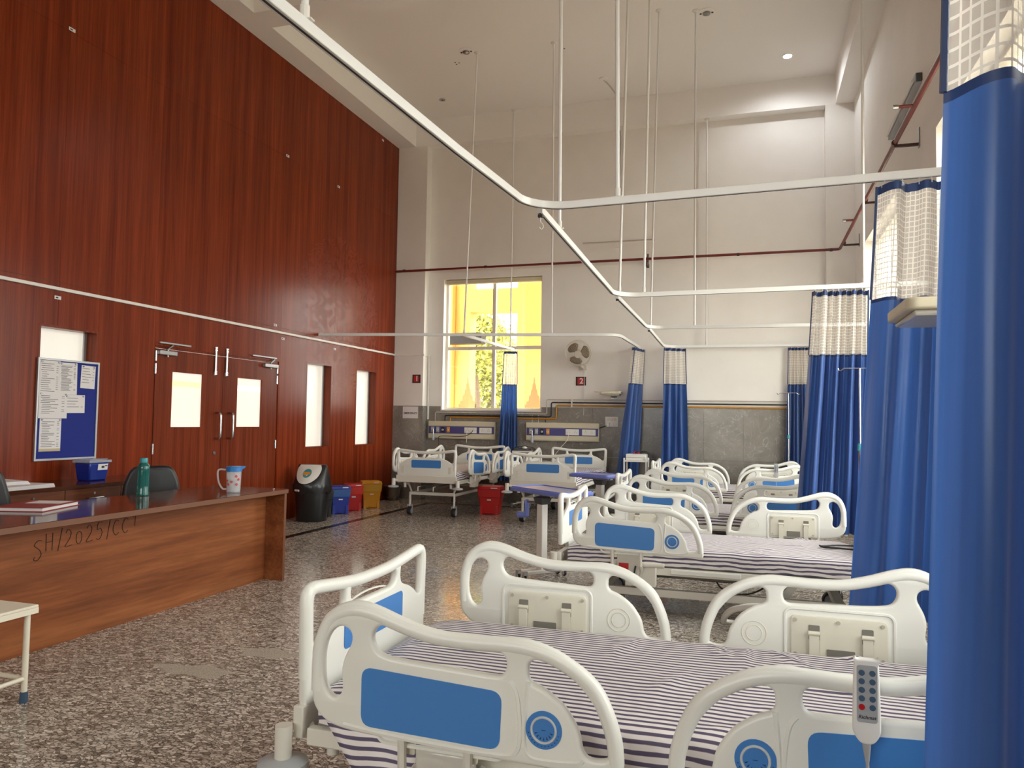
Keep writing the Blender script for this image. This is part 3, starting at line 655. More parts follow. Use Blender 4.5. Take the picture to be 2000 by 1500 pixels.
def make_bed(kind, label, drape=False):
    """local frame: x from foot (0) to head, y across, z up"""
    hi = kind == 'manual'; dz = .115 if hi else 0.0
    root = thing('hospital_bed', label, 'bed', group='hospital beds in the ward')
    for head in (0, 1):
        for sy in (-1, 1): side_rail(root, sy, head, dz)
    end_board(root, 0.0, dz, 'footboard', -1)
    end_board(root, BED_L, dz+.01, 'headboard', 1)
    zm0, zm1 = (.435+dz, .555+dz)
    mattress(root, zm0, zm1, 5 if hi else 3)
    d = MB().box(.05, 2.18, -.44, .44, zm0-.05, zm0-.005)
    d.build('deck', 'bed_metal_dark', root)
    for sy in (-1, 1):
        MB().box(.03, 2.2, sy*.455-.018, sy*.455+.018, zm0-.065, zm0-.012).build('side_bar', 'bed_metal', root, bevel=.004)
        for a, b in ((.82, 1.30), (1.38, 1.95)): BX('deck_slat', 'bed_plastic', root, a, b, sy*.475-.012, sy*.475+.012, zm0-.05, zm0-.018, bevel=.004)
    for xx in (-.005, BED_L+.0): MB().box(xx-.018, xx+.018, -.47, .47, zm0-.05, zm0+.05).build('end_bar', 'bed_metal', root, bevel=.004)
    for sy in (-1, 1):
        for x0 in (.42, 1.32):
            # rail hinge carriers
            for xo in (0, .20): MB().tube([(x0+xo, sy*.465, zm0-.05), (x0+xo, sy*.55, zm0-.085), (x0+xo, sy*.595, zm0-.04), (x0+xo, sy*.60, zm0+.07)], .013, 6).build('rail_arm', 'bed_metal', root, True)
            MB().box(x0+.03, x0+.19, sy*.535-.045, sy*.535+.045, zm0-.13, zm0+.03).build('latch_box', 'plastic_wrap' if not hi else 'bed_metal', root, bevel=.012)
            if not hi and x0 < 1:
                lb = root.children[-1]; MB().box(x0+.045, x0+.115, sy*.5825-.002, sy*.5825+.002, zm0-.105, zm0-.03).build('warning_sticker', 'sticker_red', lb)
                MB().obox((x0+.155, sy*.586, zm0-.10), (.010, 0, .055), (0, .006, 0), (.005, 0, -.002)).build('release_lever', 'rubber', lb)
    for sy in (-1, 1): bumper(root, -.035, sy*.50, zm0-.115, sy, -1)
    for xx in (-.03, .04): 
        for sy in (-1, 1): MB().cyl((.06, sy*.36, zm0-.13), (.06, sy*.36, zm0-.06), .02, 12).build('drip_socket', 'bed_metal', root, True)
        break
    if hi:
        for sx in (.22, 1.98):
            for sy in (-1, 1):
                MB().cyl((sx, sy*.35, .13), (sx, sy*.35, .335), .017, 12).build('leg', 'bed_metal', root, True)
                wheel(root, sx, sy*.35)
                MB().cyl((sx+.02, sy*.33, .33), (sx+.02, sy*.40, zm0-.06), .014, 10).build('post', 'bed_metal', root, True)
            MB().box(sx-.02, sx+.02, -.35, .35, .30, .345).build('cross_bar', 'bed_metal', root, bevel=.004)
        for sy in (-1, 1): MB().box(.22, 1.98, sy*.35-.016, sy*.35+.016, .295, .335).build('base_bar', 'bed_metal', root, bevel=.004)
        for sy in (-.12, .12):
            MB().tube([(.05, sy, zm0-.11), (-.02, sy, zm0-.11), (-.02, sy, zm0-.17)], .008, 6).build('crank', 'bed_metal', root, True)
            MB().cyl((.05, sy, zm0-.11), (.9, sy, zm0-.10), .010, 8).build('crank_shaft', 'bed_metal_dark', root, True)
    else:
        for sx in (.30, 1.95):
            for sy in (-1, 1): wheel(root, sx, sy*.36)
            MB().box(sx-.03, sx+.03, -.40, .40, .135, .19).build('cross_bar', 'bed_metal', root, bevel=.004)
        for sy in (-1, 1):
            MB().box(.27, 1.98, sy*.385-.02, sy*.385+.02, .145, .20).build('base_bar', 'bed_metal', root, bevel=.004)
            MB().box(.55, 1.75, sy*.30-.02, sy*.30+.02, .27, .325).build('lift_bar', 'bed_metal_dark', root)
            for sx in (.62, 1.62):
                MB().obox((sx, sy*.30, .235), (.06, 0, .085), (0, .014, 0), (.022, 0, -.016)).build('lift_link', 'bed_metal', root)
                for a, b in ((-.06, -.085), (.06, .085)): MB().cyl((sx+a, sy*.285, .235+b), (sx+a, sy*.325, .235+b), .016, 10).build('bolt', 'steel_dark', root, True)
            g = MB().box(.50, .72, sy*.49-.03, sy*.49+.03, .235, .385).build('gear_box', 'bed_metal', root, bevel=.008)
            MB().cyl((.60, sy*.54, .395), (.78, sy*.54, .395), .017, 12).build('hinge_tube', 'bed_metal', root, True)
        MB().tube(spline([(1.1, -.25, .36), (1.15, -.33, .24), (1.3, -.36, .20), (1.45, -.32, .25), (1.55, -.2, .36)], 5, False), .006, 6).build('cable', 'rubber', root, True)
        MB().box(1.0, 1.5, -.10, .10, .22, .30).build('motor', 'dark_grey', root, bevel=.01)
    if drape:
        V = []; nx = 26; nz = 8
        for i in range(nx+1):
            x = .10+.60*i/nx; zb = .335+.12*(max(0, x-.22)/.48)**1.1 if x > .22 else .335
            for j in range(nz+1):
                q = j/nz; z = .46+(zb-.46)*q
                V.append((x+.11*q*(1-i/nx), -.478-.03*q-.008*sin(x*31+q)*q, z))
        mb = MB(); mb.add(V, [(i*(nz+1)+j, i*(nz+1)+j+1, (i+1)*(nz+1)+j+1, (i+1)*(nz+1)+j) for i in range(nx) for j in range(nz)])
        sd = mb.build('sheet_drape', 'striped_sheet', root, True); so = sd.modifiers.new('t', 'SOLIDIFY'); so.thickness = .003
    return root
bedA = make_bed('electric', 'nearest striped hospital bed, with the pale remote on its blue-panelled rail', True)
bedA.location = (-1.37, 2.62, 0)
for loc, lab in (((-1.37, 6.05, 0), 'second hospital bed of the right row, glossy sheet and red latch sticker'),
                 ((-1.37, 8.58, 0), 'third hospital bed from the viewer in the right row'),
                 ((-1.37, 11.62, 0), 'farthest hospital bed of the right row, against the marble wall')):
    c = copy_tree(bedA); c.location = loc; c['label'] = lab
    for ch in list(c.children):
        if ch.name.startswith('sheet_drape'): bpy.data.objects.remove(ch)
    for ch in c.children:
        if ch.name.startswith(('mattress', 'deck', 'side_bar', 'end_bar')): ch.location.z -= .055
def lower_rail(bed, head, sy):
    """fold one side rail down and outward below the mattress"""
    cnt = [ch for ch in bed.children if ch.name.startswith('side_rail')]
    for ch in cnt:
        xs = [v.co.x for v in ch.data.vertices]; ys = [v.co.y for v in ch.data.vertices]; zs = [v.co.z for v in ch.data.vertices]
        if (sum(xs)/len(xs) > 1.1) == bool(head) and (sum(ys) > 0) == (sy > 0):
            a = -sy*radians(52); ytop, ztop = sy*.60, max(zs)
            yr, zr = ytop*cos(a)-ztop*sin(a), ytop*sin(a)+ztop*cos(a)
            ch.rotation_euler = (a, 0, 0); ch.location = (0, sy*.80-yr, (.265 if ztop < .95 else .38)-zr)
            pass
    for ch in list(bed.children):
        if ch.name.startswith(('rail_arm', 'latch_box')):
            xs = [v.co.x for v in ch.data.vertices]; ys = [v.co.y for v in ch.data.vertices]
            if (sum(xs)/len(xs) > 1.1) == bool(head) and (sum(ys) > 0) == (sy > 0): 
                for g in list(ch.children): bpy.data.objects.remove(g)
                bpy.data.objects.remove(ch)
lower_rail([o for o in COL.objects if o.name == 'hospital_bed.001'][0], 1, -1)
bed1 = make_bed('manual', 'hospital bed on tall legs under the number 1 sign, beside the wooden wall')
bed1.location = (-4.47, 10.13, 0); bed1.rotation_euler = (0, 0, radians(90))
bed2 = copy_tree(bed1); bed2.location = (-2.71, 10.05, 0); bed2['label'] = 'hospital bed on tall legs under the wall fan and number 2 sign'
for hd_ in (0, 1): lower_rail(bed2, hd_, -1)
mk('asset_writing', text_mesh('SH/2025/CC1', .035, lambda u, v, w: (-.0205-w, -u+.05, v+.50), .0005, .2), 'ink_dark', bed2)

# ================================================================== REMOTES
def remote(name, label, loc, rz, group=None, dark=False):
    t = thing(name, label, 'remote', loc, rz, group)
    F = lambda u, v, w: (u, -w, v)
    body = plate('casing', [spline([(-.026, .198), (-.020, .205), (.020, .205), (.026, .198), (.030, .06), (.028, .035), (.018, .018), (.008, .012), (-.008, .012), (-.018, .018), (-.028, .035), (-.030, .06)], 3)], .011, .005, F, 3)
    cs = mk('casing', body, 'grey_plastic' if dark else 'white_plastic', t, True)
    MB().prism(rrect(-.022, .022, .062, .192, .006), lambda u, v, w: F(u, v, .0112+w), .0008).build('face_plate', 'grey_plastic', cs)
    for i in range(5):
        for s_ in (-1, 1):
            MB().prism(circ(s_*.0115, .175-i*.0195, .0068, 14), lambda u, v, w: F(u, v, .012+w), .0018).build('button', 'sticker_red' if (i == 4 and s_ < 0) else 'foot_blue', cs)
    if not dark:
        mk('brand_lettering', text_mesh('Richmat', .0115, lambda u, v, w: F(u, v+.074, .0123+w), .0002, .2, .0002), 'ink_dark', cs)
    MB().tube([(0, 0, .014), (0, 0, .0), (.001, 0, -.03)], [.010, .009, .005], 10).build('strain_relief', 'grey_plastic', t, True)
    MB().tube(spline([(.001, 0, -.03), (.004, 0, -.10), (.02, .03, -.20), (.06, .08, -.27)], 4, False), .004, 6).build('cord', 'grey_plastic', t, True)
    MB().box(-.012, .012, .011, .024, .12, .17).build('clip', 'grey_plastic', t)
    return t
remote('bed_remote', 'pale grey remote with round buttons hung on the nearest bed rail', (.255, 1.972, .655), 0)
remote('bed_remote', 'grey remote hung on the farthest right-row bed rail', (.32, 10.971, .675), 0, dark=True)

# ================================================================== CURTAIN RAILS AND HANGERS
RZ = 2.65
def rail_track(name, label, pts, ends=()):
    P = [Vector((x, y, 0)) for x, y in pts]; mb = MB(); gv = MB()
    hw, hh = .016, .021; vs = []; vg = []
    for i, p in enumerate(P):
        a = (P[min(i+1, len(P)-1)]-P[max(i-1, 0)]).normalized(); n = Vector((-a.y, a.x, 0))
        for sx, sz in ((-1, -1), (1, -1), (1, 1), (-1, 1)): vs.append(p+n*hw*sx+Vector((0, 0, RZ+hh*sz)))
        for sx in (-1, 1): vg.append(p+n*.005*sx+Vector((0, 0, RZ-hh-.0008)))
    k = len(P); fs = []
    for i in range(k-1):
        for j in range(4): fs.append((i*4+j, i*4+(j+1) % 4, (i+1)*4+(j+1) % 4, (i+1)*4+j))
    fs += [(3, 2, 1, 0), tuple(range((k-1)*4, k*4))]
    mb.add(vs, fs); o = mb.build(name, 'rail_white', bevel=.003)
    gv.add(vg, [(i*2, i*2+1, i*2+3, i*2+2) for i in range(k-1)]); gv.build('groove', 'rail_groove', o)
    return tag(o, label, 'rail', 'curtain rails under the ceiling rods')
def arc(cx, cy, r, a0, a1, n=8): return [(cx+r*cos(radians(a0+(a1-a0)*i/n)), cy+r*sin(radians(a0+(a1-a0)*i/n))) for i in range(n+1)]
rail_track('curtain_rail', 'nearest curtain rail, sweeping from the upper left and bending to the right wall', [(-1.47, -1.2), (-1.37, 1.89), (-1.30, 3.2), (-1.245, 3.95)]+arc(-1.0, 3.97, .245, 180, 90)+[(.9, 4.11), (RX, 4.075)])
rail_track('curtain_rail', 'second curtain rail bending right above the second bed', [(-1.19, 4.26), (-1.265, 7.0), (-1.27, 7.13)]+arc(-1.03, 7.13, .24, 180, 90)+[(1.0, 7.30), (RX, 7.28)])
rail_track('curtain_rail', 'third curtain rail bending right above the third bed', [(-1.27, 7.42), (-1.295, 9.70)]+arc(-1.055, 9.72, .24, 180, 90)+[(.69, 10.04), (RX, 10.07)])
rail_track('curtain_rail', 'farthest curtain rail bending right along the far wall', [(-1.29, 10.02), (-1.345, 12.2)]+arc(-1.10, 12.24, .24, 180, 90)+[(.83, 12.50), (1.4, 12.395)])
rail_track('curtain_rail', 'straight curtain rail from the wooden wall, bending above the fan to the far wall', [(LX, 9.88), (-4.0, 10.27), (-2.2, 10.59)]+arc(-2.02, 10.85, .245, 84, 8)[::-1][:0]+[(-1.97, 10.63), (-1.87, 10.68), (-1.81, 10.76), (-1.79, 10.9), (-1.765, 12.59)])
rail_track('curtain_rail', 'short curtain rail running from the straight rail to the far window', [(-4.0, 10.30), (-3.95, 12.59)])
def rod(label, x, y, xt=None, yt=None, r=.012, zt=CZ):
    xt = x if xt is None else xt; yt = y if yt is None else yt
    o = thing('hanger_rod', label, 'rod', (x, y, RZ+.021), 0, 'white rods hanging the curtain rails')
    h = zt-RZ-.021
    MB().cyl((0, 0, .0), (xt-x, yt-y, h), r, 10).build('rod', 'rail_white', o, True)
    MB().lathe([(.045, 0), (.045, -.006), (.03, -.02), (r, -.022)], 16, (xt-x, yt-y, h)).build('ceiling_flange', 'white_plastic', o, True)
    MB().box(-.03, .03, -.012, .012, .0, .004).cyl((0, 0, .004), (0, 0, .05), r*1.35, 10).build('foot_bracket', 'white_plastic', o)
for lab, *a in (('white hanger rod at the top left, on the nearest sweeping rail', -1.366, 2.06),
    ('white hanger rod just right of the nearest rail bend', -.72, 4.20, -.74, 4.10),
    ('white hanger rod dropping behind the nearest rail bend', -1.205, 4.80, -1.22, 4.78),
    ('white hanger rod at the second rail bend', -1.22, 7.28, -1.12, 7.2), ('white hanger rod right of the second rail bend', -.997, 7.37, -.93, 7.3),
    ('long white rod of the second rail, next to the right wall', .95, 7.30), ('white hanger rod at the third rail bend', -1.25, 9.90, -1.16, 9.85),
    ('white hanger rod along the third rail', -.70, 9.985), ('white hanger rod along the farthest rail', -.689, 12.49),
    ('white hanger rod above the junction left of the far window', -3.99, 10.29, -3.86, 10.28), ('white hanger rod standing before the far window', -3.955, 12.4),
    ('white hanger rod on the straight rail left of the fan', -2.73, 10.50, -2.70, 10.3)): rod(lab, *a, zt=(BZ if (len(a) == 2 and a[1] > 12.41) else CZ))
for lab, x, y in (('small white hook hanging at the nearest rail bend', -1.195, 4.30), ('small white hook at the second rail bend', -1.27, 7.46), ('small white hook at the third rail bend', -1.29, 10.06)):
    h = thing('curtain_hook', lab, 'hook', (x, y, RZ-.021), 0, 'loose hooks on the rails')
    BX('glider', 'rail_groove', h, -.014, .014, -.012, .012, -.016, 0)
    MB().tube(spline([(0, 0, -.016), (0, 0, -.045), (.012, 0, -.055), (.016, 0, -.075), (.004, 0, -.088), (-.006, 0, -.075)], 4, False), .003, 6).build('wire', 'white_plastic', h, True)

# ================================================================== CURTAINS
def curtain(label, top, bot, folds, amp, zb=.46, zn=2.04, hooks=9, seed=1, sag=0, ztop=2.612, flare=1.25, group='privacy curtains on the rails'):
    rn_ = random.Random(seed); n = folds*14+1
    ph = rn_.uniform(0, 6); jit = [rn_.uniform(.6, 1.25) for _ in range(folds+3)]
    t0, t1, b0, b1 = (Vector((*p, 0)) for p in (*top, *bot))
    dirv = (t1-t0).normalized(); nrm = Vector((-dirv.y, dirv.x, 0)); span = (t1-t0).length
    warp = [0]
    for i in range(1, n): warp.append(warp[-1]+.45+jit[int((i/n)*folds)])
    warp = [w/warp[-1] for w in warp]
    def pt(i, z):
        u = i/(n-1); q = (ztop-z)/(ztop-zb); qq = q**1.15
        a = t0.lerp(t1, warp[i]); b = b0.lerp(b1, warp[i]); p = a.lerp(b, qq)
        w = sin(2*pi*folds*u+ph); w = w*(1.25-.25*w*w)
        s_ = cos(2*pi*folds*u+ph)
        A = amp*jit[int(u*folds)]*(.75+(flare-.75)*min(1, q*1.6))*(1+.12*sin(5*z+i*.2))
        p = p+nrm*A*w+dirv*A*.28*s_*sin(2*pi*folds*u*.5+ph)
        zz = z-sag*(1-u)**2*max(0, min(1, (ztop-z)/.6)) if sag else z
        return Vector((p.x, p.y, zz))
    # arc length for the cloth uv
    arcl = [0]
    for i in range(1, n): arcl.append(arcl[-1]+(pt(i, 1.6)-pt(i-1, 1.6)).length)
    root = thing('privacy_curtain', label, 'curtain', ((t0.x+t1.x)/2, (t0.y+t1.y)/2, zb), 0, group); org = Vector(root.location)
    def sheet(name, m, zs):
        V = [pt(i, z)-org for z in zs for i in range(n)]
        Fc = [(j*n+i, j*n+i+1, (j+1)*n+i+1, (j+1)*n+i) for j in range(len(zs)-1) for i in range(n-1)]
        me = bpy.data.meshes.new(name); me.from_pydata([tuple(v) for v in V], [], Fc); uv = me.uv_layers.new(name='UVMap')
        for lp in me.loops:
            k = lp.vertex_index; uv.data[lp.index].uv = (arcl[k % n], zs[k//n])
        for p in me.polygons: p.use_smooth = True
        o = bpy.data.objects.new(name, me); COL.objects.link(o); me.materials.append(M[m]); o.parent = root; return o
    lin = lambda a, b, k: [a+(b-a)*i/k for i in range(k+1)]
    sheet('top_hem', 'curtain_hem', lin(ztop, ztop-.042, 2))
    sheet('net_panel', 'curtain_net', lin(ztop-.042, zn, 10))
    sheet('seam_band', 'curtain_hem', lin(zn, zn-.018, 1))
    bp = sheet('blue_panel', 'curtain_blue', lin(zn-.018, zb, 30))
    # side hem cord: dark blue edging over the net
    for i in (0, n-1):
        V = [pt(i, z)-org for z in lin(ztop, zn, 10)]; MB().tube(V, .007, 5).build('edge_binding', 'curtain_hem', root, True)
    for h in range(hooks):
        i = int((h+.5)/hooks*(n-1)); p = pt(i, ztop)-org; r_ = (t0.lerp(t1, warp[i]))-org
        MB().tube([(p.x, p.y, p.z-.012), (p.x, p.y, p.z+.006), (r_.x, r_.y, RZ-.022-zb)], .0025, 5).build('hook', 'white_plastic', root)
    return root
rail0 = [(-1.47, 1.5)]
rail_track('curtain_rail', 'overhead curtain rail carrying the blue curtain at the right edge', [(-1.2, 1.52), (.2, 1.47), (RX, 1.43)])
curtain('broad blue curtain at the right edge, nearest the viewer', ((.335, 1.44), (1.30, 1.42)), ((.262, 1.46), (1.36, 1.42)), 6, .048, zn=2.045, hooks=8, seed=4, sag=.06, zb=.40)
curtain('dark blue curtain with netted top behind the beige shelf', ((.60, 4.12), (1.40, 4.09)), ((.455, 4.12), (1.40, 4.09)), 6, .045, zn=2.04, hooks=12, seed=8, zb=.47)
curtain('brightly lit pleated blue curtain between the second and third beds', ((.53, 7.30), (.985, 7.30)), ((.375, 7.32), (.93, 7.28)), 7, .055, seed=12, hooks=16)
curtain('shaded blue curtain at the far right corner, behind the slim drip pole', ((.545, 12.49), (.84, 12.49)), ((.49, 12.46), (.90, 12.46)), 6, .035, seed=15)
curtain('two-part blue curtain at the corner of the farthest rail', ((-1.345, 12.24), (-1.03, 12.46)), ((-1.40, 12.24), (-.98, 12.46)), 4, .035, seed=19, hooks=7)
curtain('blue curtain swept sideways beside the equipment trolley', ((-1.80, 12.10), (-1.70, 12.52)), ((-2.09, 12.20), (-1.80, 12.46)), 5, .035, seed=23, hooks=7, zb=.30)
curtain('blue curtain hanging in front of the bright far window', ((-4.085, 12.455), (-3.865, 12.51)), ((-4.20, 12.46), (-3.83, 12.51)), 6, .025, seed=27, hooks=8, zb=.38)

# ================================================================== DESK AREA
dk = thing('nurse_desk', 'long wooden nurse desk with glossy dark top', 'desk', (-4.25, 5.75, 0))
def DK(name, m, *b, bevel=0): return BX(name, m, dk, b[0]+4.25, b[1]+4.25, b[2]-5.75, b[3]-5.75, b[4], b[5], bevel=bevel)
tp = DK('desk_top', 'desk_top_wood', -4.62, -3.845, 1.6, 5.76, .745, .785)
MB().box(.4049, .4075, -4.15, .011, .748, .782).box(-.37, .4075, .0101, .0125, .748, .782).build('edge_band', 'desk_edge', tp)
fp = DK('front_panel', 'desk_wood', -4.06, -4.04, 1.6, 5.722, .0, .745)
ep = DK('end_panel', 'desk_wood', -4.60, -3.856, 5.722, 5.755, .0, .745)
MB().box(.3945, .3965, -.0275, .0045, .0, .745).build('edge_band', 'desk_edge', ep)
# handwritten mark on the front panel: strokes
GL = {'S': [[(.9,.95),(.5,1),(.1,.75),(.6,.5),(.85,.2),(.5,-.1),(.1,-.05),(.2,.12)]], 'H': [[(.1,1),(.12,0)],[(.8,1),(.78,0)],[(.1,.5),(.8,.5)]], '/': [[(.6,1.15),(.2,-.15)]],
      '2': [[(.15,.8),(.4,1),(.75,.8),(.6,.45),(.1,0),(.9,.05)]], '0': [[(.5,.75),(.2,.6),(.15,.2),(.45,0),(.75,.2),(.75,.6),(.5,.75)]], '5': [[(.85,1),(.3,1),(.2,.6),(.6,.65),(.8,.35),(.5,0),(.1,.05)]],
      'C': [[(.85,.85),(.5,.95),(.15,.6),(.15,.25),(.5,0),(.85,.15)]], '1': [[(.3,.9),(.6,1.15),(.58,.3)]]}
mb = MB(); px = 3.47
for ch in 'SH/2025/CC1':
    for st in GL[ch]:
        mb.tube([(.2115, px-5.75+u*.064, .575+v*.105-(.03 if ch in 'S' else 0)+(px-3.47)*.05) for u, v in (spline(st, 4, False) if len(st) > 2 else st)], 0.0022, 4)
    px += .078 if ch != '/' else .056
mb.build('pen_marking', 'pencil', fp)

cd = thing('credenza', 'low wooden drawer cabinet against the wooden wall', 'cabinet', (-5.85, 6.2, 0))
def CD(name, m, *b, bevel=0): return BX(name, m, cd, b[0]+5.85, b[1]+5.85, b[2]-6.2, b[3]-6.2, b[4], b[5], bevel=bevel)
CD('carcass', 'credenza_wood', -6.13, -5.56, 2.6, 6.25, .0, .765); CD('cabinet_top', 'desk_top_wood', -6.14, -5.53, 2.58, 6.27, .765, .795)
for i in range(6):
    y0 = 6.24-(i+1)*.60; d = CD('drawer', 'credenza_wood', -5.56, -5.542, y0+.004, y0+.596, .55, .757)
    MB().tube([(.309, y0-6.2+.22, .675), (.335, y0-6.2+.22, .675), (.335, y0-6.2+.38, .675), (.309, y0-6.2+.38, .675)], .006, 6).build('handle', 'steel', d)
    MB().cyl((.307, y0-6.2+.30, .715), (.314, y0-6.2+.30, .715), .011, 12).build('lock', 'steel', d)
    CD('cabinet_door', 'credenza_wood', -5.56, -5.542, y0+.004, y0+.596, .05, .545)

def office_chair(label, x, y, rz, w=.46, zt=.93):
    c = thing('office_chair', label, 'chair', (x, y, 0), rz, 'black office chairs behind the desk')
    out = spline([(-w*.5, .56), (-w*.52, .72), (-w*.47, .84), (-w*.33, zt-.01), (0, zt), (w*.33, zt-.01), (w*.47, .84), (w*.52, .72), (w*.5, .56), (w*.3, .52), (-w*.3, .52)], 4)
    bk = plate('backrest', [out], .035, .03, lambda u, v, q: (q+.22+.06*(u/w)**2, u, v), 4); mk('backrest', bk, 'black_leather', c, True)
    st = plate('seat', [rrect(-.22, .24, -.23, .23, .07)], .045, .035, lambda u, v, q: (u, v, .46+q), 4); mk('seat', st, 'black_leather', c, True)
    MB().cyl((0, 0, .12), (0, 0, .42), .026, 12).build('gas_lift', 'steel_dark', c, True)
    MB().tube([(.1, 0, .42), (.24, 0, .44), (.26, 0, .6)], .018, 8).build('back_bar', 'black_plastic', c, True)
    for k in range(5):
        a = 2*pi*k/5+.3; lg = MB().tube([(0, 0, .12), (.27*cos(a), .27*sin(a), .075)], [.026, .016], 8).build('base_leg', 'black_plastic', c, True)
        MB().cyl((.27*cos(a)-.012, .27*sin(a), .028), (.27*cos(a)+.012, .27*sin(a), .028), .028, 12).build('castor', 'black_plastic', lg, True)
office_chair('black office chair behind the teal bottle', -4.94, 5.40, radians(139), .45, .955)
office_chair('black office chair cut off by the left edge', -5.15, 3.97, radians(150), .46, 1.0)

b = thing('water_bottle', 'teal plastic water bottle standing on the desk', 'bottle', (-4.482, 4.775, .785))
prof = [(.0, 0), (.036, 0), (.040, .006), (.040, .03), (.037, .04), (.0385, .09), (.0365, .15), (.0375, .20), (.039, .225), (.036, .25), (.024, .272), (.021, .28)]
prof = [(r_*1.14, z*.94) for r_, z in prof]
MB().lathe(prof, 24).build('bottle_body', 'teal_plastic', b, True)
MB().lathe([(.027, .252), (.028, .255), (.028, .286), (.025, .290), (0, .290)], 24).build('cap', 'teal_cap', b, True)
j = thing('water_jug', 'clear plastic jug with blue lid and red flower print', 'jug', (-4.045, 5.285, .785))
MB().lathe([(.0, .0), (.052, 0), (.053, .004), (.056, .06), (.060, .20), (.061, .205), (.059, .205), (.054, .06), (.050, .008), (0, .008)], 28).build('jug_body', 'jug_clear', j, True)
MB().lathe([(.0, .010), (.049, .010), (.0525, .06), (.054, .105), (0, .105)], 28).build('water', 'jug_water', j, True)
ld = MB().lathe([(.0, .213), (.058, .213), (.0625, .208), (.0625, .172), (.0615, .172)], 28); ld.add([(.055, -.02, .213), (.055, .02, .213), (.09, 0, .213), (.055, -.02, .185), (.055, .02, .185), (.085, 0, .2)], [(0, 1, 2), (3, 5, 4), (0, 2, 5, 3), (1, 4, 5, 2)]); lo = ld.build('lid', 'jug_blue', j, True)
lo.rotation_euler = (0, 0, radians(45))
MB().tube(spline([(-.041, -.041, .185), (-.075, -.075, .19), (-.088, -.088, .17), (-.082, -.082, .09), (-.06, -.06, .035), (-.039, -.039, .03)], 4, False), .0075, 8).build('handle', 'jug_clear', j, True)
for a, z in ((-95, .07), (-70, .09), (-30, .07), (-35, .135), (-110, .10), (-15, .11)):
    a = radians(a); c = Vector((.0595*cos(a), .0595*sin(a), z)); n = Vector((cos(a), sin(a), 0)); t = Vector((-sin(a), cos(a), 0)); mb = MB()
    for p_ in range(5):
        q = 2*pi*p_/5; cc = c+t*.007*cos(q)+Vector((0, 0, .007*sin(q)))+n*.0005; mb.add([cc+t*.005*cos(2*pi*k/8)+Vector((0, 0, .005*sin(2*pi*k/8))) for k in range(8)], [tuple(range(8))])
    mb.build('flower_print', 'flower_red', j)
bk = thing('register_book', 'red-covered register book lying on the desk', 'book', (-4.47, 3.86, .785), radians(18))
BX('pages', 'paper', bk, -.155, .15, -.20, .20, .004, .024); BX('front_cover', 'book_red', bk, -.16, .16, -.21, .21, .024, .028); BX('back_cover', 'book_red', bk, -.16, .16, -.21, .21, 0, .004); BX('spine', 'book_red', bk, -.164, -.1601, -.21, .21, 0, .028)
BX('cover_label', 'paper', bk, -.10, .13, .02, .18, .0281, .0286)
for i, (x, y, rz_, m_, lab) in enumerate(((-5.73, 4.72, .1, 'paper', 'loose white papers fanned on the cabinet'), (-5.84, 4.58, -.2, 'paper', 'upper white file on the cabinet papers'))):
    s_ = thing('paper_stack', lab, 'papers', (x, y, .795+(.032 if i else 0)), rz_)
    for q in range(4): BX('sheet', m_, s_, -.15+q*.006, .17+q*.006, -.24-q*.008, .24-q*.01, q*.0075, q*.0075+.007)

# notice board and its papers
nb = thing('notice_board', 'blue felt notice board with aluminium frame on the wooden wall', 'notice board', (LX, 5.57, .97))
y0, y1, z0, z1 = -.336, .332, 0.008, .945
BX('felt', 'board_blue', nb, .004, .016, y0, y1, z0, z1)
for bb in ((y0-.004, y1+.004, z1-.018, z1), (y0-.004, y1+.004, z0, z0+.018), (y1-.016, y1+.004, z0+.018, z1-.018), (y0-.004, y0+.012, z0+.018, z1-.018)): BX('frame', 'aluminium', nb, .003, .024, *bb)
def notice(label, y, z, w, h, rot, seed, rows, lift, kraft=False):
    rn_ = random.Random(seed); p = thing('notice_paper', label, 'paper', (LX+.0175+lift, y, z), 0, 'papers pinned on the notice board'); p.rotation_euler = (radians(rot), 0, 0)
    BX('sheet', 'paper', p, 0, .0008, 0, w, -h, 0)
    pr = MB()
    for r_ in range(rows):
        zz = -.03-(h-.06)*r_/rows; a = rn_.uniform(.06, .12)*w; b_ = rn_.uniform(.35, .75)*w
        pr.box(.0009, .0011, a, b_, zz-.0022, zz+.0022)
        if rn_.random() < .7: pr.box(.0009, .0011, w*.8, w*.9, zz-.002, zz+.002)
    pr.build('print_lines', 'ink', p)
    if kraft: BX('kraft_strip', 'paper_kraft', p, .0009, .0012, 0, w, -h, -h+.025)
    for a, b_ in ((.02, -.012), (w-.02, -.012)): MB().cyl((.001, a, b_), (.009, a, b_), .008, 10).build('pin', 'steel_dark', p, True)
notice('large faintly printed sheet at the top left of the board', 5.252, 1.893, .215, .33, 0, 1, 14, 0)
notice('dense table sheet at the top centre of the board', 5.455, 1.885, .195, .30, 1, 2, 22, .0015)
notice('narrow sheet at the top right of the board', 5.70, 1.878, .165, .22, -2, 3, 6, 0)
notice('wide printed sheet in the middle left of the board', 5.252, 1.60, .30, .235, 0, 4, 11, .003)
notice('handwritten note to the right of the middle sheet', 5.525, 1.585, .225, .17, 1, 5, 4, .001)
notice('lower list sheet with brown strip on the board', 5.275, 1.362, .225, .30, 0, 6, 16, 0, True)

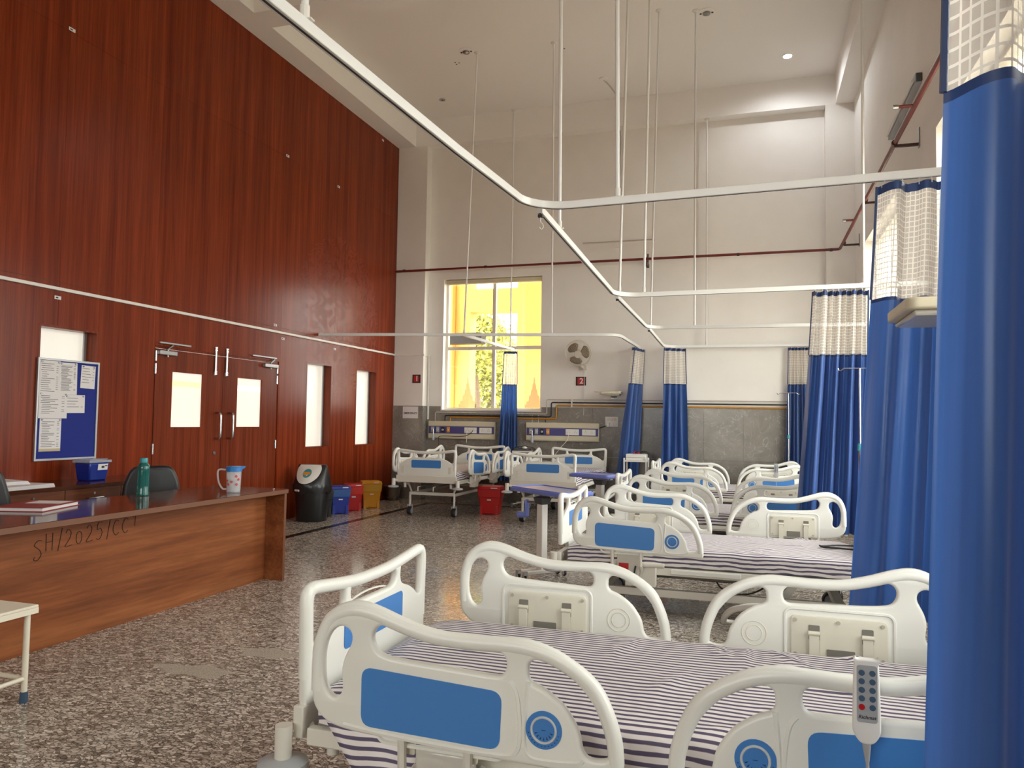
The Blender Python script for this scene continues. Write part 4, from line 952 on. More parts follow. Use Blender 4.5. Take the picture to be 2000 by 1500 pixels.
# sharps container on the cabinet
sh = thing('sharps_container', 'blue sharps box with clear lid on the cabinet', 'box', (-5.85, 5.60, .795))
MB().frustum((-.075, .075, -.095, .095, 0), (-.092, .092, -.115, .115, .165)).build('tub', 'sharps_blue', sh, bevel=.012)
MB().box(-.103, .103, -.127, .127, .165, .190).box(-.08, .08, -.10, .10, .190, .200).build('lid', 'clear_lid', sh, bevel=.006)
sl = MB().obox((.0905, .035, .125), (.0012, 0, 0), (0, .055, 0), (.003, 0, .028)).build('label_sticker', 'paper', sh)
MB().obox((.0925, .035, .125), (.0008, 0, 0), (0, .016, 0), (.001, 0, .010)).obox((.093, .07, .135), (.0008, 0, 0), (0, .014, 0), (.0005, 0, .005)).build('label_print', 'ink_dark', sl)

# white stool at the lower left
st = thing('side_table', 'low cream metal table with blue rubber feet at the lower left', 'table', (-3.6, 2.5, 0))
tp = BX('table_top', 'cream_metal', st, -.22, .255, -.45, .42, .452, .466, bevel=.004)
MB().box(-.22, .255, .405, .42, .425, .452).box(-.22, .255, -.45, -.435, .425, .452).box(.24, .255, -.435, .405, .425, .452).box(-.22, -.205, -.435, .405, .425, .452).build('apron', 'cream_metal', st)
for x in (-.195, .225):
    for y in (-.42, .385):
        lg = MB().cyl((x, y, .02), (x, y, .43), .014, 12).build('leg', 'cream_metal', st, True)
        MB().lathe([(.019, 0), (.020, .004), (.0175, .05), (.0145, .052)], 14, (x, y, 0)).build('rubber_foot', 'foot_blue', lg, True)
for y in (-.42, .385): MB().cyl((-.195, y, .115), (.225, y, .115), .011, 10).build('stretcher', 'cream_metal', st, True)
for x in (-.195, .225): MB().cyl((x, -.42, .115), (x, .385, .115), .011, 10).build('stretcher', 'cream_metal', st, True)

# ================================================================== BINS
bb = thing('swing_bin', 'tall round black swing-top bin beside the desk end', 'bin', (-5.77, 9.22, 0))
MB().lathe([(0, 0), (.20, 0), (.205, .01), (.235, .47), (.25, .475), (.252, .50), (0, .50)], 32).build('body', 'black_plastic', bb, True)
ln = MB()
N_ = 40; V = []
for k, (r_, z) in enumerate(((.256, .505), (.262, .47), (.258, .42), (.25, .385))):
    V += [((r_+.008*sin(j*1.7+k))*cos(2*pi*j/N_), (r_+.008*sin(j*1.7+k))*sin(2*pi*j/N_), z+(.02*sin(j*.9+k*1.3) if k == 3 else 0)) for j in range(N_)]
ln.add(V, [(k*N_+j, k*N_+(j+1) % N_, (k+1)*N_+(j+1) % N_, (k+1)*N_+j) for k in range(3) for j in range(N_)]); ln.build('bin_liner', 'liner_black', bb, True)
hd = MB(); n = 28; prof2 = []
V = []
for z, r_, f in ((.50, .25, 1), (.53, .245, 1), (.60, .235, .85), (.68, .225, .62), (.74, .215, .38), (.765, .205, .22)):
    V += [(r_*cos(2*pi*q/n)*f*1.0, r_*sin(2*pi*q/n), z) for q in range(n)]
hd.add(V, [(k*n+q, k*n+(q+1) % n, (k+1)*n+(q+1) % n, (k+1)*n+q) for k in range(5) for q in range(n)]+[tuple(range(5*n, 6*n))])
ho = hd.build('hood', 'black_plastic', bb, True); ho.rotation_euler = (0, 0, radians(-84))
fl_ = spline([(-.15, .765), (-.175, .70), (-.15, .60), (-.08, .535), (0, .518), (.08, .535), (.15, .60), (.175, .70), (.15, .765)], 4, False)
def FF(u, v, w):
    q = (v-.50)/.265; f = .25*(1-q**1.25*.80)+.016
    rr_ = f*math.sqrt(max(.05, 1-(u/.26)**2)); return (rr_+w, u, v)
mb = MB(); vs = [FF(u, v, 0) for u, v in fl_]; c0 = (0, .65); rows = [[FF(u*(k/5), c0[1]+(v-c0[1])*k/5, .004) for u, v in fl_] for k in range(1, 6)]
m_ = len(fl_); mb.add([FF(0, .65, .004)]+[p for r_ in rows for p in r_], [(0, 1+i, 1+i+1) for i in range(m_-1)]+[(1+k*m_+i, 1+(k+1)*m_+i, 1+(k+1)*m_+i+1, 1+k*m_+i+1) for k in range(4) for i in range(m_-1)]+[(0, m_, 1)]+[(1+k*m_, 1+k*m_+m_-1, 1+(k+1)*m_+m_-1, 1+(k+1)*m_) for k in range(4)])
fo = mb.build('swing_flap', 'white_plastic', bb, True); fo.rotation_euler = (0, 0, radians(-84))
mb = MB(); mb.add([FF(.062*cos(2*pi*i/20), .655+.058*sin(2*pi*i/20), .007) for i in range(20)], [tuple(range(20))])
dc = mb.build('round_sticker', 'teal_cap', fo)
mb = MB(); mb.add([FF(u, v, .0085) for u, v in ((-.058, .668), (-.02, .673), (.045, .668), (.05, .645), (.0, .637), (-.05, .63))], [tuple(range(6))]); mb.build('sticker_print', 'orange_plastic', fo)
MB().obox((.252*cos(-1.9), .252*sin(-1.9), .425), (.05*cos(-.33), .05*sin(-.33), 0), (.014*cos(-1.9), .014*sin(-1.9), 0), (0, 0, .014)).build('side_handle', 'white_plastic', bb, bevel=.008)
def pedal_bin(label, x, y, rz, col, liner, w=.30, d=.26, h=.41):
    b = thing('pedal_bin', label, 'bin', (x, y, 0), rz, 'coloured pedal bins')
    MB().frustum((-w*.38, w*.38, -d*.38, d*.38, 0), (-w*.47, w*.47, -d*.47, d*.47, h*.82)).build('body', col, b, bevel=.012)
    MB().frustum((-w*.475, w*.475, -d*.475, d*.475, h*.60), (-w*.50, w*.50, -d*.50, d*.50, h*.90)).build('bin_liner', liner, b, bevel=.01)
    MB().frustum((-w*.52, w*.52, -d*.52, d*.52, h*.88), (-w*.47, w*.47, -d*.47, d*.47, h)).build('lid', col, b, bevel=.012)
    BX('lid_label', 'paper', b, w*.08, w*.36, -d*.53, -d*.523, h*.93, h*.965)
    BX('front_label', 'paper', b, -.03, .03, -d*.475, -d*.463, h*.50, h*.545)
    MB().box(-w*.16, w*.16, -d*.385, -d*.375, .03, h*.28).build('pedal_recess', 'dark_grey', b); BX('pedal', col, b, -w*.12, w*.12, -d*.5, -d*.38, .018, .034, bevel=.004)
    for s_ in (-1, 1): MB().box(s_*w*.33-.02, s_*w*.33+.02, -d*.46, -d*.30, 0, h*.3).build('foot_rib', col, b)
pedal_bin('black lined bin squeezed between the swing bin and blue bin', -5.90, 9.70, radians(35), 'black_plastic', 'liner_black', .30, .26, .39)
pedal_bin('blue pedal bin by the wooden wall', -5.84, 10.08, radians(38), 'bin_blue', 'liner_blue', .29, .25, .41)
pedal_bin('red pedal bin between the blue and yellow bins', -5.86, 10.50, radians(38), 'bin_red', 'liner_red', .29, .25, .41)
pedal_bin('yellow pedal bin, last in the row by the wooden wall', -5.80, 10.96, radians(38), 'bin_yellow', 'liner_yellow', .32, .28, .42)
pedal_bin('red pedal bin standing alone between the two far beds', -3.77, 10.98, radians(6), 'bin_red', 'bin_red', .36, .30, .42)
bu = thing('steel_bucket', 'stainless steel bucket in the corner by the wooden wall', 'bucket', (-6.0, 12.16, 0))
MB().lathe([(.0, .0), (.105, 0), (.11, .01), (.14, .23), (.148, .235), (.148, .242), (.137, .24), (.108, .02), (0, .015)], 28).build('pail', 'steel_dark', bu, True)
MB().tube(spline([(-.145, 0, .23), (-.16, -.05, .14), (-.10, -.13, .07), (0, -.15, .05), (.10, -.13, .07), (.16, -.05, .14), (.145, 0, .23)], 4, False), .004, 6).build('bail_handle', 'steel', bu, True)

# ================================================================== OVERBED TABLES, TROLLEY, DRIP STANDS
def overbed(label, x, y, rz, z, w, d, px, py, crank=True):
    t = thing('overbed_table', label, 'table', (x, y, 0), rz, 'lavender overbed tables')
    tt = plate('tray', [rrect(-w/2, w/2, -d/2, d/2, .035)], .018, .010, lambda u, v, q: (u, v, z-.018+q), 3); mk('tray', tt, 'overbed_blue', t, True)
    MB().tube([(u, v, z+.002) for u, v in rrect(-w/2+.02, w/2-.02, -d/2+.02, d/2-.02, .025)], .007, 6, True).build('tray_rim', 'overbed_blue', t, True)
    MB().prism(rrect(-w/2+.05, w/2-.05, -d/2+.05, d/2-.05, .02), lambda u, v, q: (u, v, z+q), .001).build('tray_inlay', 'overbed_inlay', t)
    MB().box(-w/2+.08, w/2-.10, -.05, .05, z-.062, z-.036).build('tray_bracket', 'aluminium', t, bevel=.004)
    for u in (-w/2+.08, w/2-.10): BX('bracket_cap', 'black_plastic', t, u-.004 if u < 0 else u, u if u < 0 else u+.004, -.03, -.01, z-.058, z-.04)
    MB().frustum((px-.05, px+.05, py-.045, py+.045, z-.125), (px-.07, px+.07, py-.06, py+.06, z-.062)).build('gear_head', 'dark_grey', t, bevel=.008)
    BX('column', 'white_plastic', t, px-.042, px+.042, py-.032, py+.032, .06, z-.12, bevel=.006)
    for dx in (-1, 1):
        mb = MB().box(px+dx*.05-.02, px+dx*.05+.02, py-.24, py+.24, .045, .075); mb.build('base_bar', 'white_plastic', t, bevel=.006)
        for dy in (-1, 1): wheel(t, px+dx*.05, py+dy*.22, .024, .010)
    if crank:
        c = MB().cyl((px-.05, py, z-.115), (px-.17, py-.05, z-.118), .008, 8).build('crank_shaft', 'steel_dark', t, True)
        MB().obox((px-.175, py-.05, z-.175), (.012, 0, .0), (0, .024, 0), (.0, 0, .08)).build('crank_arm', 'overbed_blue', c, bevel=.012)
        MB().cyl((px-.185, py-.05, z-.24), (px-.26, py-.09, z-.24), .023, 14, .028).build('crank_knob', 'overbed_blue', c, True)
    return t
overbed('lavender overbed table with crank handle in front of the second bed', -1.775, 6.86, radians(-39), .78, .80, .40, .067, -.14)
overbed('lavender overbed table farther back beside the third bed foot', -1.72, 8.85, radians(-25), .80, .56, .42, .02, .02, False)

tr_ = thing('equipment_trolley', 'small white trolley with box and tangled cables by the marble wall', 'trolley', (-1.73, 12.05, 0))
for sx in (-1, 1):
    for sy in (-1, 1):
        lg = MB().box(sx*.17-.011, sx*.17+.011, sy*.14-.011, sy*.14+.011, .06, .86).build('post', 'white_plastic', tr_); wheel(tr_, sx*.17, sy*.14, .03, .012)
for z in (.30, .80): BX('shelf', 'white_plastic', tr_, -.18, .18, -.15, .15, z, z+.025, bevel=.004)
bx_ = BX('device_box', 'white_plastic', tr_, -.15, .16, -.12, .12, .825, .92, bevel=.008); BX('device_groove', 'grey_plastic', bx_, -.15, .16, -.1215, -.12, .865, .872)
MB().tube(spline([(-.05, 0, .925), (.02, -.05, .955), (.08, .03, .94), (.13, -.04, .95), (.20, -.03, .90), (.22, -.05, .75), (.21, -.02, .6), (.19, 0, .72)], 5, False), .006, 6).tube(spline([(.0, .03, .93), (.1, .05, .96), (.2, 0, .93), (.24, 0, .8), (.23, .02, .62)], 5, False), .006, 6).build('cable', 'rubber', tr_, True)
MB().tube(spline([(-.04, -.05, .925), (-.01, -.02, .96), (.03, -.04, .93), (.05, 0, .95)], 5, False), .009, 6).build('clip_leads', 'sticker_red', tr_, True)

et = thing('ecg_trolley', 'pole trolley with dark cables and white device between the two far beds', 'trolley', (-3.56, 12.0, 0))
for dx, dy in ((-1, -1), (1, -1), (1, 1), (-1, 1)):
    MB().tube([(0, 0, .09), (dx*.15, dy*.15, .06)], .012, 8).build('base_leg', 'white_plastic', et, True); wheel(et, dx*.15, dy*.15, .025, .010)
MB().cyl((0, 0, .08), (0, 0, .90), .018, 12).build('pole', 'white_plastic', et, True)
BX('tray', 'white_plastic', et, -.17, .17, -.13, .13, .90, .925, bevel=.005)
dv = BX('device', 'dark_grey', et, -.15, .09, -.10, .10, .925, .965, bevel=.008); BX('screen', 'black_plastic', dv, -.13, .0, -.07, .07, .965, .968)
MB().lathe([(.0, 0), (.038, 0), (.042, .012), (.036, .03), (0, .034)], 18, (.03, -.07, .966)).build('white_knob', 'white_plastic', et, True)
MB().tube(spline([(-.16, -.08, .955), (-.08, -.10, .99), (.0, -.04, .985), (.08, -.09, .995), (.15, -.05, .975), (.19, -.08, .90), (.18, -.06, .75)], 5, False), .006, 6).tube(spline([(-.12, 0, .97), (-.02, .05, 1.0), (.1, .0, .985), (.16, .05, .96), (.20, 0, .85)], 5, False), .006, 6).build('lead_cables', 'rubber', et, True)

def drip_stand(label, x, y, h, hooks=True):
    t = thing('drip_stand', label, 'stand', (x, y, 0), 0, 'drip stands')
    MB().cyl((0, 0, .08), (0, 0, 1.235), .0145, 12).build('lower_pole', 'steel', t, True)
    MB().lathe([(.016, 1.20), (.024, 1.205), (.024, 1.25), (.016, 1.262), (.009, 1.262)], 14).build('clamp_knob', 'teal_cap', t, True)
    MB().cyl((0, 0, 1.25), (0, 0, h), .008, 10).build('upper_pole', 'steel', t, True)
    MB().tube(spline([(-.165, 0, h+.0), (-.16, 0, h-.018), (-.145, 0, h-.02), (-.125, 0, h-.005), (-.11, 0, h), (0, 0, h), (.11, 0, h), (.125, 0, h-.005), (.145, 0, h-.02), (.16, 0, h-.018), (.165, 0, h)], 3, False), .005, 6).build('hook_bar', 'steel', t, True)
    for k in range(5):
        a = 2*pi*k/5; lg = MB().tube([(0, 0, .10), (.20*cos(a), .20*sin(a), .06)], .010, 8).build('base_leg', 'steel', t, True)
        MB().cyl((.20*cos(a)-.01, .20*sin(a), .026), (.20*cos(a)+.01, .20*sin(a), .026), .026, 12).build('castor', 'rubber', lg, True)
drip_stand('steel drip stand before the brightly lit pleated curtain', .855, 6.86, 1.885)
drip_stand('slim steel drip stand at the far right corner', .54, 12.37, 1.90)

# ================================================================== FAR WALL FITTINGS
def bed_head(label, x0, x1):
    t = thing('bed_head_panel', label, 'wall panel', ((x0+x1)/2, FY-.012, 1.08), 0, 'bed head service panels')
    w = (x1-x0)/2; d = -.085
    BX('casing', 'cream_panel', t, -w, w, d+.012, 0, .0, .31, bevel=.006)
    BX('upper_cover', 'cream_panel', t, -w+.01, w-.01, d, d+.012, .225, .29, bevel=.004); BX('lower_cover', 'cream_panel', t, -w+.01, w-.01, d, d+.012, .015, .085, bevel=.004)
    bn = BX('service_band', 'panel_blue', t, -w+.015, w-.015, d+.004, d+.0125, .092, .218)
    for i, (u, m_) in enumerate(((-w+.09, 'grey_plastic'), (-w+.19, 'grey_plastic'), (-w+.29, 'black_plastic'), (-w+.39, 'orange_plastic'))):
        o = BX('gas_outlet', m_, t, u-.03, u+.03, d-.006, d+.0038, .108, .205, bevel=.004)
        MB().cyl((u, d-.006, .155), (u, d-.02, .155), .017, 14).build('outlet_ring', 'white_plastic', o, True); MB().cyl((u, d-.0202, .155), (u, d-.021, .155), .008, 10).build('outlet_port', 'dark_grey', o)
    for u in (.06*w/.63+.12, .42*w/.63+.04):
        o = BX('socket_plate', 'white_plastic', t, u-.115, u+.115, d-.004, d+.0038, .105, .205, bevel=.003)
        for q in (-.055, .055):
            for a, b_ in ((0, .022), (-.014, -.008), (.014, -.008)): MB().cyl((u+q+a, d-.004, .155+b_), (u+q+a, d-.0052, .155+b_), .0045, 8).build('socket_hole', 'dark_grey', o)
            BX('rocker', 'white_plastic', o, u+q+.03, u+q+.045, d-.007, d-.004, .14, .175)
    fm = MB().cyl((-w+.13, d-.02, .15), (-w+.13, d-.055, .15), .014, 10).cyl((-w+.13, d-.055, .17), (-w+.13, d-.055, .06), .013, 10).build('flow_meter', 'steel', t, True)
    MB().lathe([(.0, -.05), (.022, -.05), (.025, -.03), (.025, .03), (.016, .05), (0, .05)], 14, (-w+.13, d-.055, .02)).build('humidifier_jar', 'clear_lid', fm, True)
    return t
h1 = bed_head('cream and blue service panel under the far window sill', -5.51, -4.25)
MB().tube(spline([(-.02+.25, -.11, .155), (.22, -.13, .12), (.1, -.12, .055), (-.1, -.12, .045), (-.38, -.12, .04), (-.40, -.13, -.05), (-.385, -.12, -.25), (-.36, -.15, -.40)], 5, False), .006, 6).build('black_cord', 'rubber', h1, True)
MB().tube(spline([(.12, -.1, .15), (.125, -.12, .05), (.12, -.11, -.06)], 4, False), .005, 6).build('white_cord', 'white_plastic', h1, True)
h2 = bed_head('cream and blue service panel to the right of the window curtain', -3.69, -2.42)
MB().tube(spline([(.12, -.1, .15), (.11, -.13, .03), (.0, -.14, -.1), (-.10, -.2, -.25), (-.14, -.25, -.33)], 4, False), .005, 6).build('white_cord', 'white_plastic', h2, True)
wb_ = thing('wire_basket', 'small wire basket hung below the right service panel', 'basket', (-2.72, 12.445, .965))
mb = MB()
for z in (.0, .035, .07, .105): mb.tube([(-.155, -.05, z), (.155, -.05, z), (.155, .05, z), (-.155, .05, z)], .002, 5, True)
for i in range(11): mb.tube([(-.155+.031*i, .05, 0), (-.155+.031*i, -.05, 0), (-.155+.031*i, -.05, .105)], .0018, 4)
mb.build('wire_grid', 'steel_dark', wb_); MB().box(-.02, .02, .05, .055, .06, .105).build('hook_plate', 'steel_dark', wb_)
wb2 = thing('wire_basket', 'wire basket hung below the left service panel', 'basket', (-4.95, 12.445, .965))
mk('wire_grid', bpy.data.objects['wire_grid'].data, 'steel_dark', wb2)

def pipe(name, label, m, pts, r=.012, clips=()):
    o = tag(MB().tube(pts, r, 10).build(name, m, smooth=True), label, 'pipe'); 
    for x, z in clips: MB().box(x-.012, x+.012, FY-.055, FY-.013, z-.02, z+.02).build('clip', 'white_plastic', o)
    return o
YP = FY-.034
def bend(P, r=.03):
    out = [P[0]]
    for i in range(1, len(P)-1):
        a, b_, c = Vector(P[i-1]), Vector(P[i]), Vector(P[i+1]); p = b_+(a-b_).normalized()*r; q = b_+(c-b_).normalized()*r
        out += [tuple(p), tuple((p+q)/2*.5+b_*.5), tuple(q)]
    return out+[P[-1]]
pipe('gas_pipe', 'thin pale gas pipe, topmost of the three wall pipes', 'pipe_grey', bend([(-5.40, YP, 1.39), (-5.40, YP, 1.545), (-3.34, YP, 1.535), (-3.34, YP, 1.785), (1.08, YP, 1.775)]), .008, ((-1.2, 1.78), (-2.9, 1.785)))
pipe('gas_pipe', 'black gas pipe, middle of the three wall pipes', 'pipe_black', bend([(-5.21, YP, 1.39), (-5.21, YP, 1.495), (-3.26, YP, 1.49), (-3.26, YP, 1.735), (1.08, YP, 1.722)]), .011, ((-1.2, 1.728), (-2.9, 1.735)))
pipe('gas_pipe', 'yellow gas pipe, lowest of the three wall pipes', 'pipe_yellow', bend([(-5.11, YP, 1.39), (-5.11, YP, 1.462), (-3.17, YP, 1.455), (-3.17, YP, 1.685), (1.08, YP, 1.668)]), .014, ((-1.2, 1.676), (-2.9, 1.685)))
for i, (x, m_, nm) in enumerate(((-5.3, 'pipe_grey', 'left'), (-3.60, 'pipe_grey', ''), (-3.49, 'pipe_grey', ''), (-3.36, 'pipe_black', ''))):
    if i: pipe('drop_pipe', ('pale drop pipe nearest the window curtain into the right panel', 'pale drop pipe beside the black one into the right panel', 'black drop pipe into the right service panel')[i-1], m_, [(x, YP+.012, 1.39), (x, YP+.012, 1.52 if i < 3 else 1.48)], .007)
# number signs, notice
def sign(label, x, y, z, txt, w):
    t = thing('bed_number_sign', label, 'sign', (x, y, z), 0, 'red bed number signs')
    BX('backing', 'sign_dark', t, -w/2, w/2, -.006, 0, -.075, .075); BX('red_face', 'sign_red', t, -w*.34, w*.34, -.008, -.0061, -.057, .057)
    mk('numeral', text_mesh(txt, .13, lambda u, v, q: (u+.01, -.0085-q, v-.0), .0005, 0, .003), 'sign_white', t)
sign('dark framed red sign with white 1 on the left pier', -5.705, PY-.001, 2.135, '1', .155)
sign('dark framed red sign with white 2 below the wall fan', -2.755, FY-.001, 2.10, '2', .175)
em = thing('emergency_notice', 'white paper notice reading emergency on the left pier', 'sign', (-5.805, PY-.0125, 1.535))
BX('sheet', 'paper', em, -.15, .15, -.0012, 0, -.105, .105); mk('lettering', text_mesh('EMERGENCY', .046, lambda u, v, q: (u, -.0016-q, v-.015), .0003, 0, .0012), 'ink_dark', em)
# wall fan
fn_ = thing('wall_fan', 'cream wall fan with three brown blades above sign 2', 'fan', (-2.74, 12.30, 2.545))
ax = Vector((.10, -.93, -.34)).normalized(); ua = ax.orthogonal().normalized(); va = ax.cross(ua)
def P3(a, r_, d): return ua*(r_*cos(a))+va*(r_*sin(a))+ax*d
rg = MB()
for r_, d, t_ in ((.215, 0, .008), (.215, -.05, .005), (.20, .035, .003), (.06, .06, .004)): rg.tube([P3(2*pi*i/36, r_, d) for i in range(36)], t_, 6, True)
rg.build('guard_rim', 'fan_white', fn_, True)
gw = MB()
for i in range(40):
    a = 2*pi*i/40; gw.tube([P3(a, .055, .06), P3(a+.10, .13, .055), P3(a+.15, .20, .03), P3(a+.16, .215, 0)], .0011, 4); gw.tube([P3(a, .05, -.10), P3(a, .15, -.09), P3(a, .215, -.05)], .0011, 4)
gw.build('guard_wires', 'fan_white', fn_)
for k in range(3):
    a0 = 2*pi*k/3+.4; V = []
    for r_ in (.04, .08, .12, .16, .188):
        sp_ = .42+.35*sin((r_-.04)/.148*pi*.75)
        for q in range(6): V.append(P3(a0+sp_*(q/5-.5)*2*(1-.25*(r_ > .18)), r_, .025*(q/5-.5)*-1))
    mb = MB(); mb.add(V, [(i*6+q, i*6+q+1, (i+1)*6+q+1, (i+1)*6+q) for i in range(4) for q in range(5)]); o = mb.build('blade', 'fan_blade', fn_, True); o.modifiers.new('t', 'SOLIDIFY').thickness = .003
MB().cyl(P3(0, 0, .052), P3(0, 0, .068), .055, 24).build('hub_badge', 'fan_white', fn_, True); MB().cyl(P3(0, 0, -.10), P3(0, 0, .02), .045, 18).build('motor', 'fan_white', fn_, True)
MB().tube([tuple(P3(0, 0, -.10)), (0, .10, -.12), (0, .20, -.20), (.02, .27, -.215)], .03, 10).build('neck', 'fan_white', fn_, True); BX('wall_bracket', 'fan_white', fn_, -.05, .09, .27, .308, -.26, -.17, bevel=.01)
MB().tube([(.05, .29, -.26), (.045, .29, -.7), (.04, .29, -1.02)], .004, 6).build('power_cord', 'white_plastic', fn_)
# switch board
sw = thing('switch_plate', 'white switch board on the marble wall right of panel 2', 'switch', (-2.22, FY-.012, 1.42))
BX('plate', 'white_plastic', sw, -.11, .11, -.02, 0, -.085, .085, bevel=.004)
for i in range(3):
    for q in (0, 1): BX('rocker', 'fan_white' if q else 'white_plastic', sw, -.075+i*.055, -.03+i*.055, -.026, -.0201, (-.06, .015)[q], (-.005, .065)[q], bevel=.003)
BX('adapter', 'white_plastic', sw, -.085, -.035, -.06, -.0265, -.085, -.02, bevel=.006)
MB().tube(spline([(-.06, -.05, -.06), (-.12, -.06, -.08), (-.18, -.06, -.10), (-.205, -.05, -.12)], 4, False), .007, 6).build('cord', 'rubber', sw, True)
# monitor shelves
def shelf(label, x, y, z, rz, w, d, arm):
    t = thing('monitor_shelf', label, 'shelf', (x, y, z), rz, 'monitor shelves on wall arms')
    tp_ = plate('tray', [rrect(-w/2, w/2, -d/2, d/2, .05)], .022, .010, lambda u, v, q: (u, v, q), 3); mk('tray', tp_, 'cream_panel', t, True)
    MB().box(-w/2+.03, w/2-.03, -d/2+.03, d/2-.03, -.045, -.0225).build('under_plate', 'plastic_wrap', t, bevel=.01)
    MB().tube([(0, 0, -.04), (0, 0, -.062), (0, arm, -.062)], .016, 8).build('arm', 'steel_dark', t, True); MB().box(-.05, .05, arm, arm+.012, -.09, .01).build('wall_plate', 'steel_dark', t)
    MB().tube([(-w/2+.02, -.05, .01), (-w/2-.07, -.05, .018), (-w/2-.09, -.03, .022)], .008, 6).build('handle', 'cream_panel', t, True)
    return t
shelf('cream oval shelf on a bracket on the far wall beside the swept curtain', -2.19, 12.33, 1.892, 0, .36, .26, .262)
shelf('beige plastic-wrapped shelf jutting out before the dark blue curtain', .86, 3.35, 1.865, radians(-90), .46, .62, .62)
# fire sprinkler pipe round the room
PZ = 4.075; PYP = PY-.10
fp_ = tag(MB().tube([(-6.12, PYP, PZ-.01), (1.20, PYP, PZ)], .021, 10).build('sprinkler_pipe', 'pipe_red', smooth=True), 'dark red sprinkler pipe running across the far wall', 'pipe')
for x in (-5.95, -4.4, -3.2, -1.64, -.2, 1.15): MB().tube([(x-.02, PYP, PZ-.004), (x+.02, PYP, PZ-.004)], .026, 10).build('coupling', 'pipe_brown', fp_, True)
MB().box(-1.66, -1.62, PYP-.02, FY-.001, PZ-.09, PZ-.035).box(-1.65, -1.63, FY-.03, FY-.001, PZ-.09, PZ+.14).build('bracket_arm', 'pipe_brown', fp_)
fr_ = tag(MB().tube(bend([(1.20, PYP, PZ), (1.27, PYP, PZ), (1.29, 7.7, PZ), (1.305, 5.8, PZ), (1.32, -3.8, PZ)], .05), .021, 10).build('sprinkler_pipe', 'pipe_red', smooth=True), 'dark red sprinkler pipe running along the right wall', 'pipe')
for y in (11.9, 9.7, 7.78, 4.2):
    MB().box(1.28, RX-.009, y-.014, y+.014, PZ-.045, PZ-.02).build('bracket_arm', 'pipe_brown', fr_); BX('wall_plate', 'steel_dark', fr_, RX-.009, RX-.001, y-.03, y+.03, PZ-.06, PZ+.12); MB().tube([(1.285, y-.015, PZ), (1.285, y+.015, PZ)], .028, 10).build('clamp', 'pipe_brown', fr_, True)
for y in (10.6, 6.9): MB().cyl((1.28, y, PZ), (1.17, y, PZ+.0), .014, 8).build('branch', 'pipe_red', fr_, True); MB().cyl((1.17, y, PZ), (1.13, y, PZ), .02, 10).build('sprinkler_head', 'steel', fr_, True)
# tube lights
t1_ = thing('tube_light', 'slim unlit tube light high on the far wall', 'light', (-2.15, FY, 4.45))
MB().box(-.6, .6, -.035, -.012, -.012, .012).build('batten', 'wall_paint', t1_); MB().cyl((-.59, -.045, .0), (.59, -.045, .0), .009, 10).build('tube', 'pipe_grey', t1_, True); BX('end_cap', 'grey_plastic', t1_, .6, .615, -.06, -.0, -.016, .016); BX('junction_box', 'wall_paint', t1_, -.05, .05, -.014, 0, -.10, -.013)
t2_ = thing('tube_light', 'white tube light on the right wall above the red pipe', 'light', (RX, 8.38, 4.62))
BX('batten', 'bumper_grey', t2_, -.055, 0, -.74, .74, -.05, .05, bevel=.006); MB().cyl((-.07, -.70, -.01), (-.07, .70, -.01), .016, 10).build('tube', 'white_plastic', t2_, True); BX('end_cap', 'dark_grey', t2_, -.05, 0, -.76, -.74, -.035, .035)
# ceiling fixtures
for lab, x, y in (('round sprinkler rosette on the ceiling left of the rods', -4.0, 10.19), ('round sprinkler rosette on the ceiling near the top right', -.565, 10.06)):
    c = thing('ceiling_rosette', lab, 'ceiling fixture', (x, y, CZ)); MB().lathe([(.11, 0), (.11, -.008), (.09, -.012), (0, -.012)], 24).build('cover', 'ceiling_paint', c, True)
    MB().lathe([(.05, -.012), (.05, -.03), (.02, -.045), (0, -.045)], 14).build('socket', 'steel_dark', c, True)
    for q in (-1, 1): MB().cyl((q*.075, 0, -.012), (q*.075, 0, -.02), .014, 8).build('screw', 'dark_grey', c)
for lab, x, y in (('small ceiling cap near the wooden wall', -5.0, 11.67), ('small round ceiling cap by the cross beam', -5.06, 8.6)): 
    c = thing('ceiling_detector', lab, 'ceiling fixture', (x, y, CZ)); MB().lathe([(.055, 0), (.055, -.006), (0, -.006)], 18).build('cover', 'grey_plastic', c, True); MB().cyl((0, 0, -.006), (0, 0, -.012), .012, 8).build('screw', 'dark_grey', c)
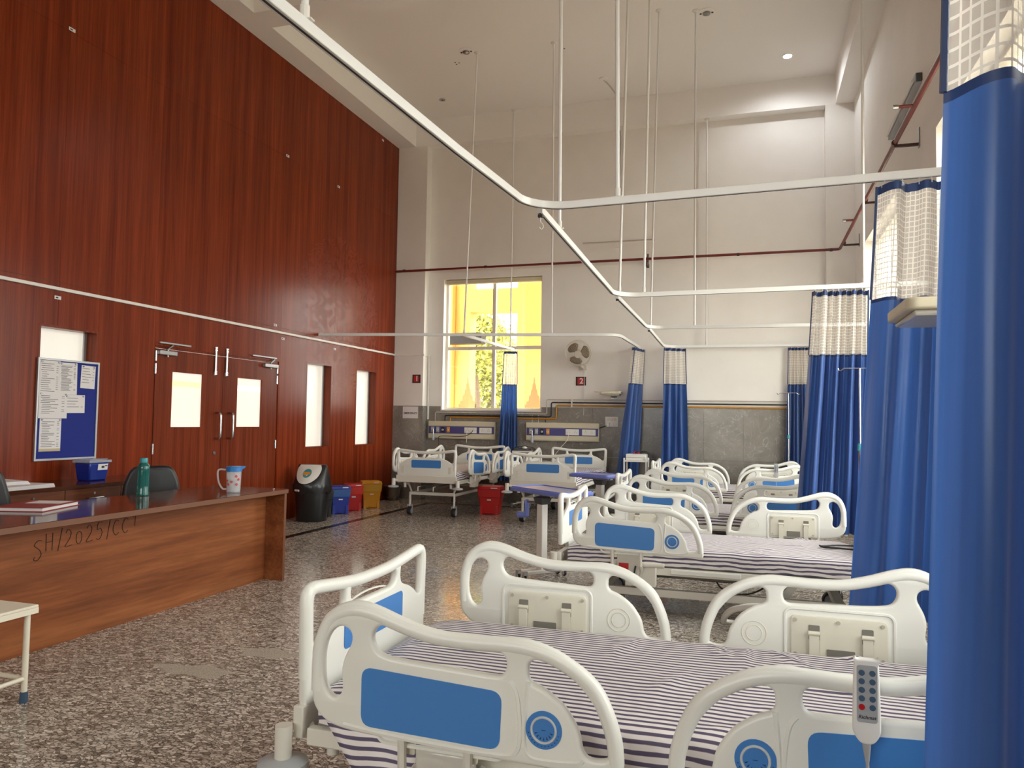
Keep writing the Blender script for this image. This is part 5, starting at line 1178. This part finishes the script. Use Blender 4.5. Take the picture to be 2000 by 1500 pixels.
for lab, x, y in (('cluster of three cable holes in the ceiling by the left rosette', -4.27, 10.5), ('cluster of three cable holes in the middle of the ceiling', -2.63, 10.5)):
    c = thing('cable_outlet', lab, 'ceiling fixture', (x, y, CZ)); MB().lathe([(.05, 0), (.05, -.003), (0, -.003)], 16).build('cover', 'ceiling_paint', c)
    for q in range(3): MB().cyl((.035*cos(q*2.1), .035*sin(q*2.1), -.003), (.035*cos(q*2.1), .035*sin(q*2.1), -.006), .012, 8).build('hole', 'dark_grey', c)
cdt = thing('conduit', 'pale electrical conduit dropping from the ceiling down the far wall', 'conduit', (-2.15, PY, CZ))
MB().lathe([(.065, 0), (.065, -.02), (0, -.02)], 18, (-.08, -.80, 0)).build('ceiling_box', 'ceiling_paint', cdt, True)
MB().tube(spline([(-.08, -.78, -.012), (-.02, -.5, -.012), (.04, -.03, -.02), (.03, -.018, -.12)], 4, False)+[(.02, -.018, -.40), (.02, -.015, -.47), (.04, .1, -.52), (.04, .182, -.60), (.03, .184, -1.2), (.0, .184, -1.75)], .012, 8).build('tube', 'pipe_grey', cdt, True)
lp = thing('downlight', 'lit white downlight in the ceiling at the far right', 'light', (.504, 11.59, CZ))
MB().lathe([(.075, 0), (.075, -.012), (.055, -.016), (.055, -.010), (0, -.010)], 24).build('trim_ring', 'white_plastic', lp, True); MB().lathe([(.058, -.017), (0, -.017)], 20).build('lens', 'lamp_lit', lp)
pl = bpy.data.lights.new('downlight_lamp', 'SPOT'); pl.energy = 60; pl.spot_size = radians(165); pl.spot_blend = .6; pl.shadow_soft_size = .04; pl.color = (.93, .97, 1.0)
po = bpy.data.objects.new('downlight_lamp', pl); po.location = (.504, 11.59, CZ-.03); COL.objects.link(po)
# cable lying on the second bed
cb = tag(MB().tube(spline([(.475, 6.03, .530), (.50, 5.98, .526), (.60, 5.96, .527), (.80, 5.92, .527), (.88, 6.0, .526), (.80, 6.12, .526), (.62, 6.11, .527), (.53, 6.06, .526), (.48, 6.035, .524)], 5, False), .007, 6).build('black_cable', 'rubber', smooth=True), 'black cable loop lying on the second bed', 'cable')
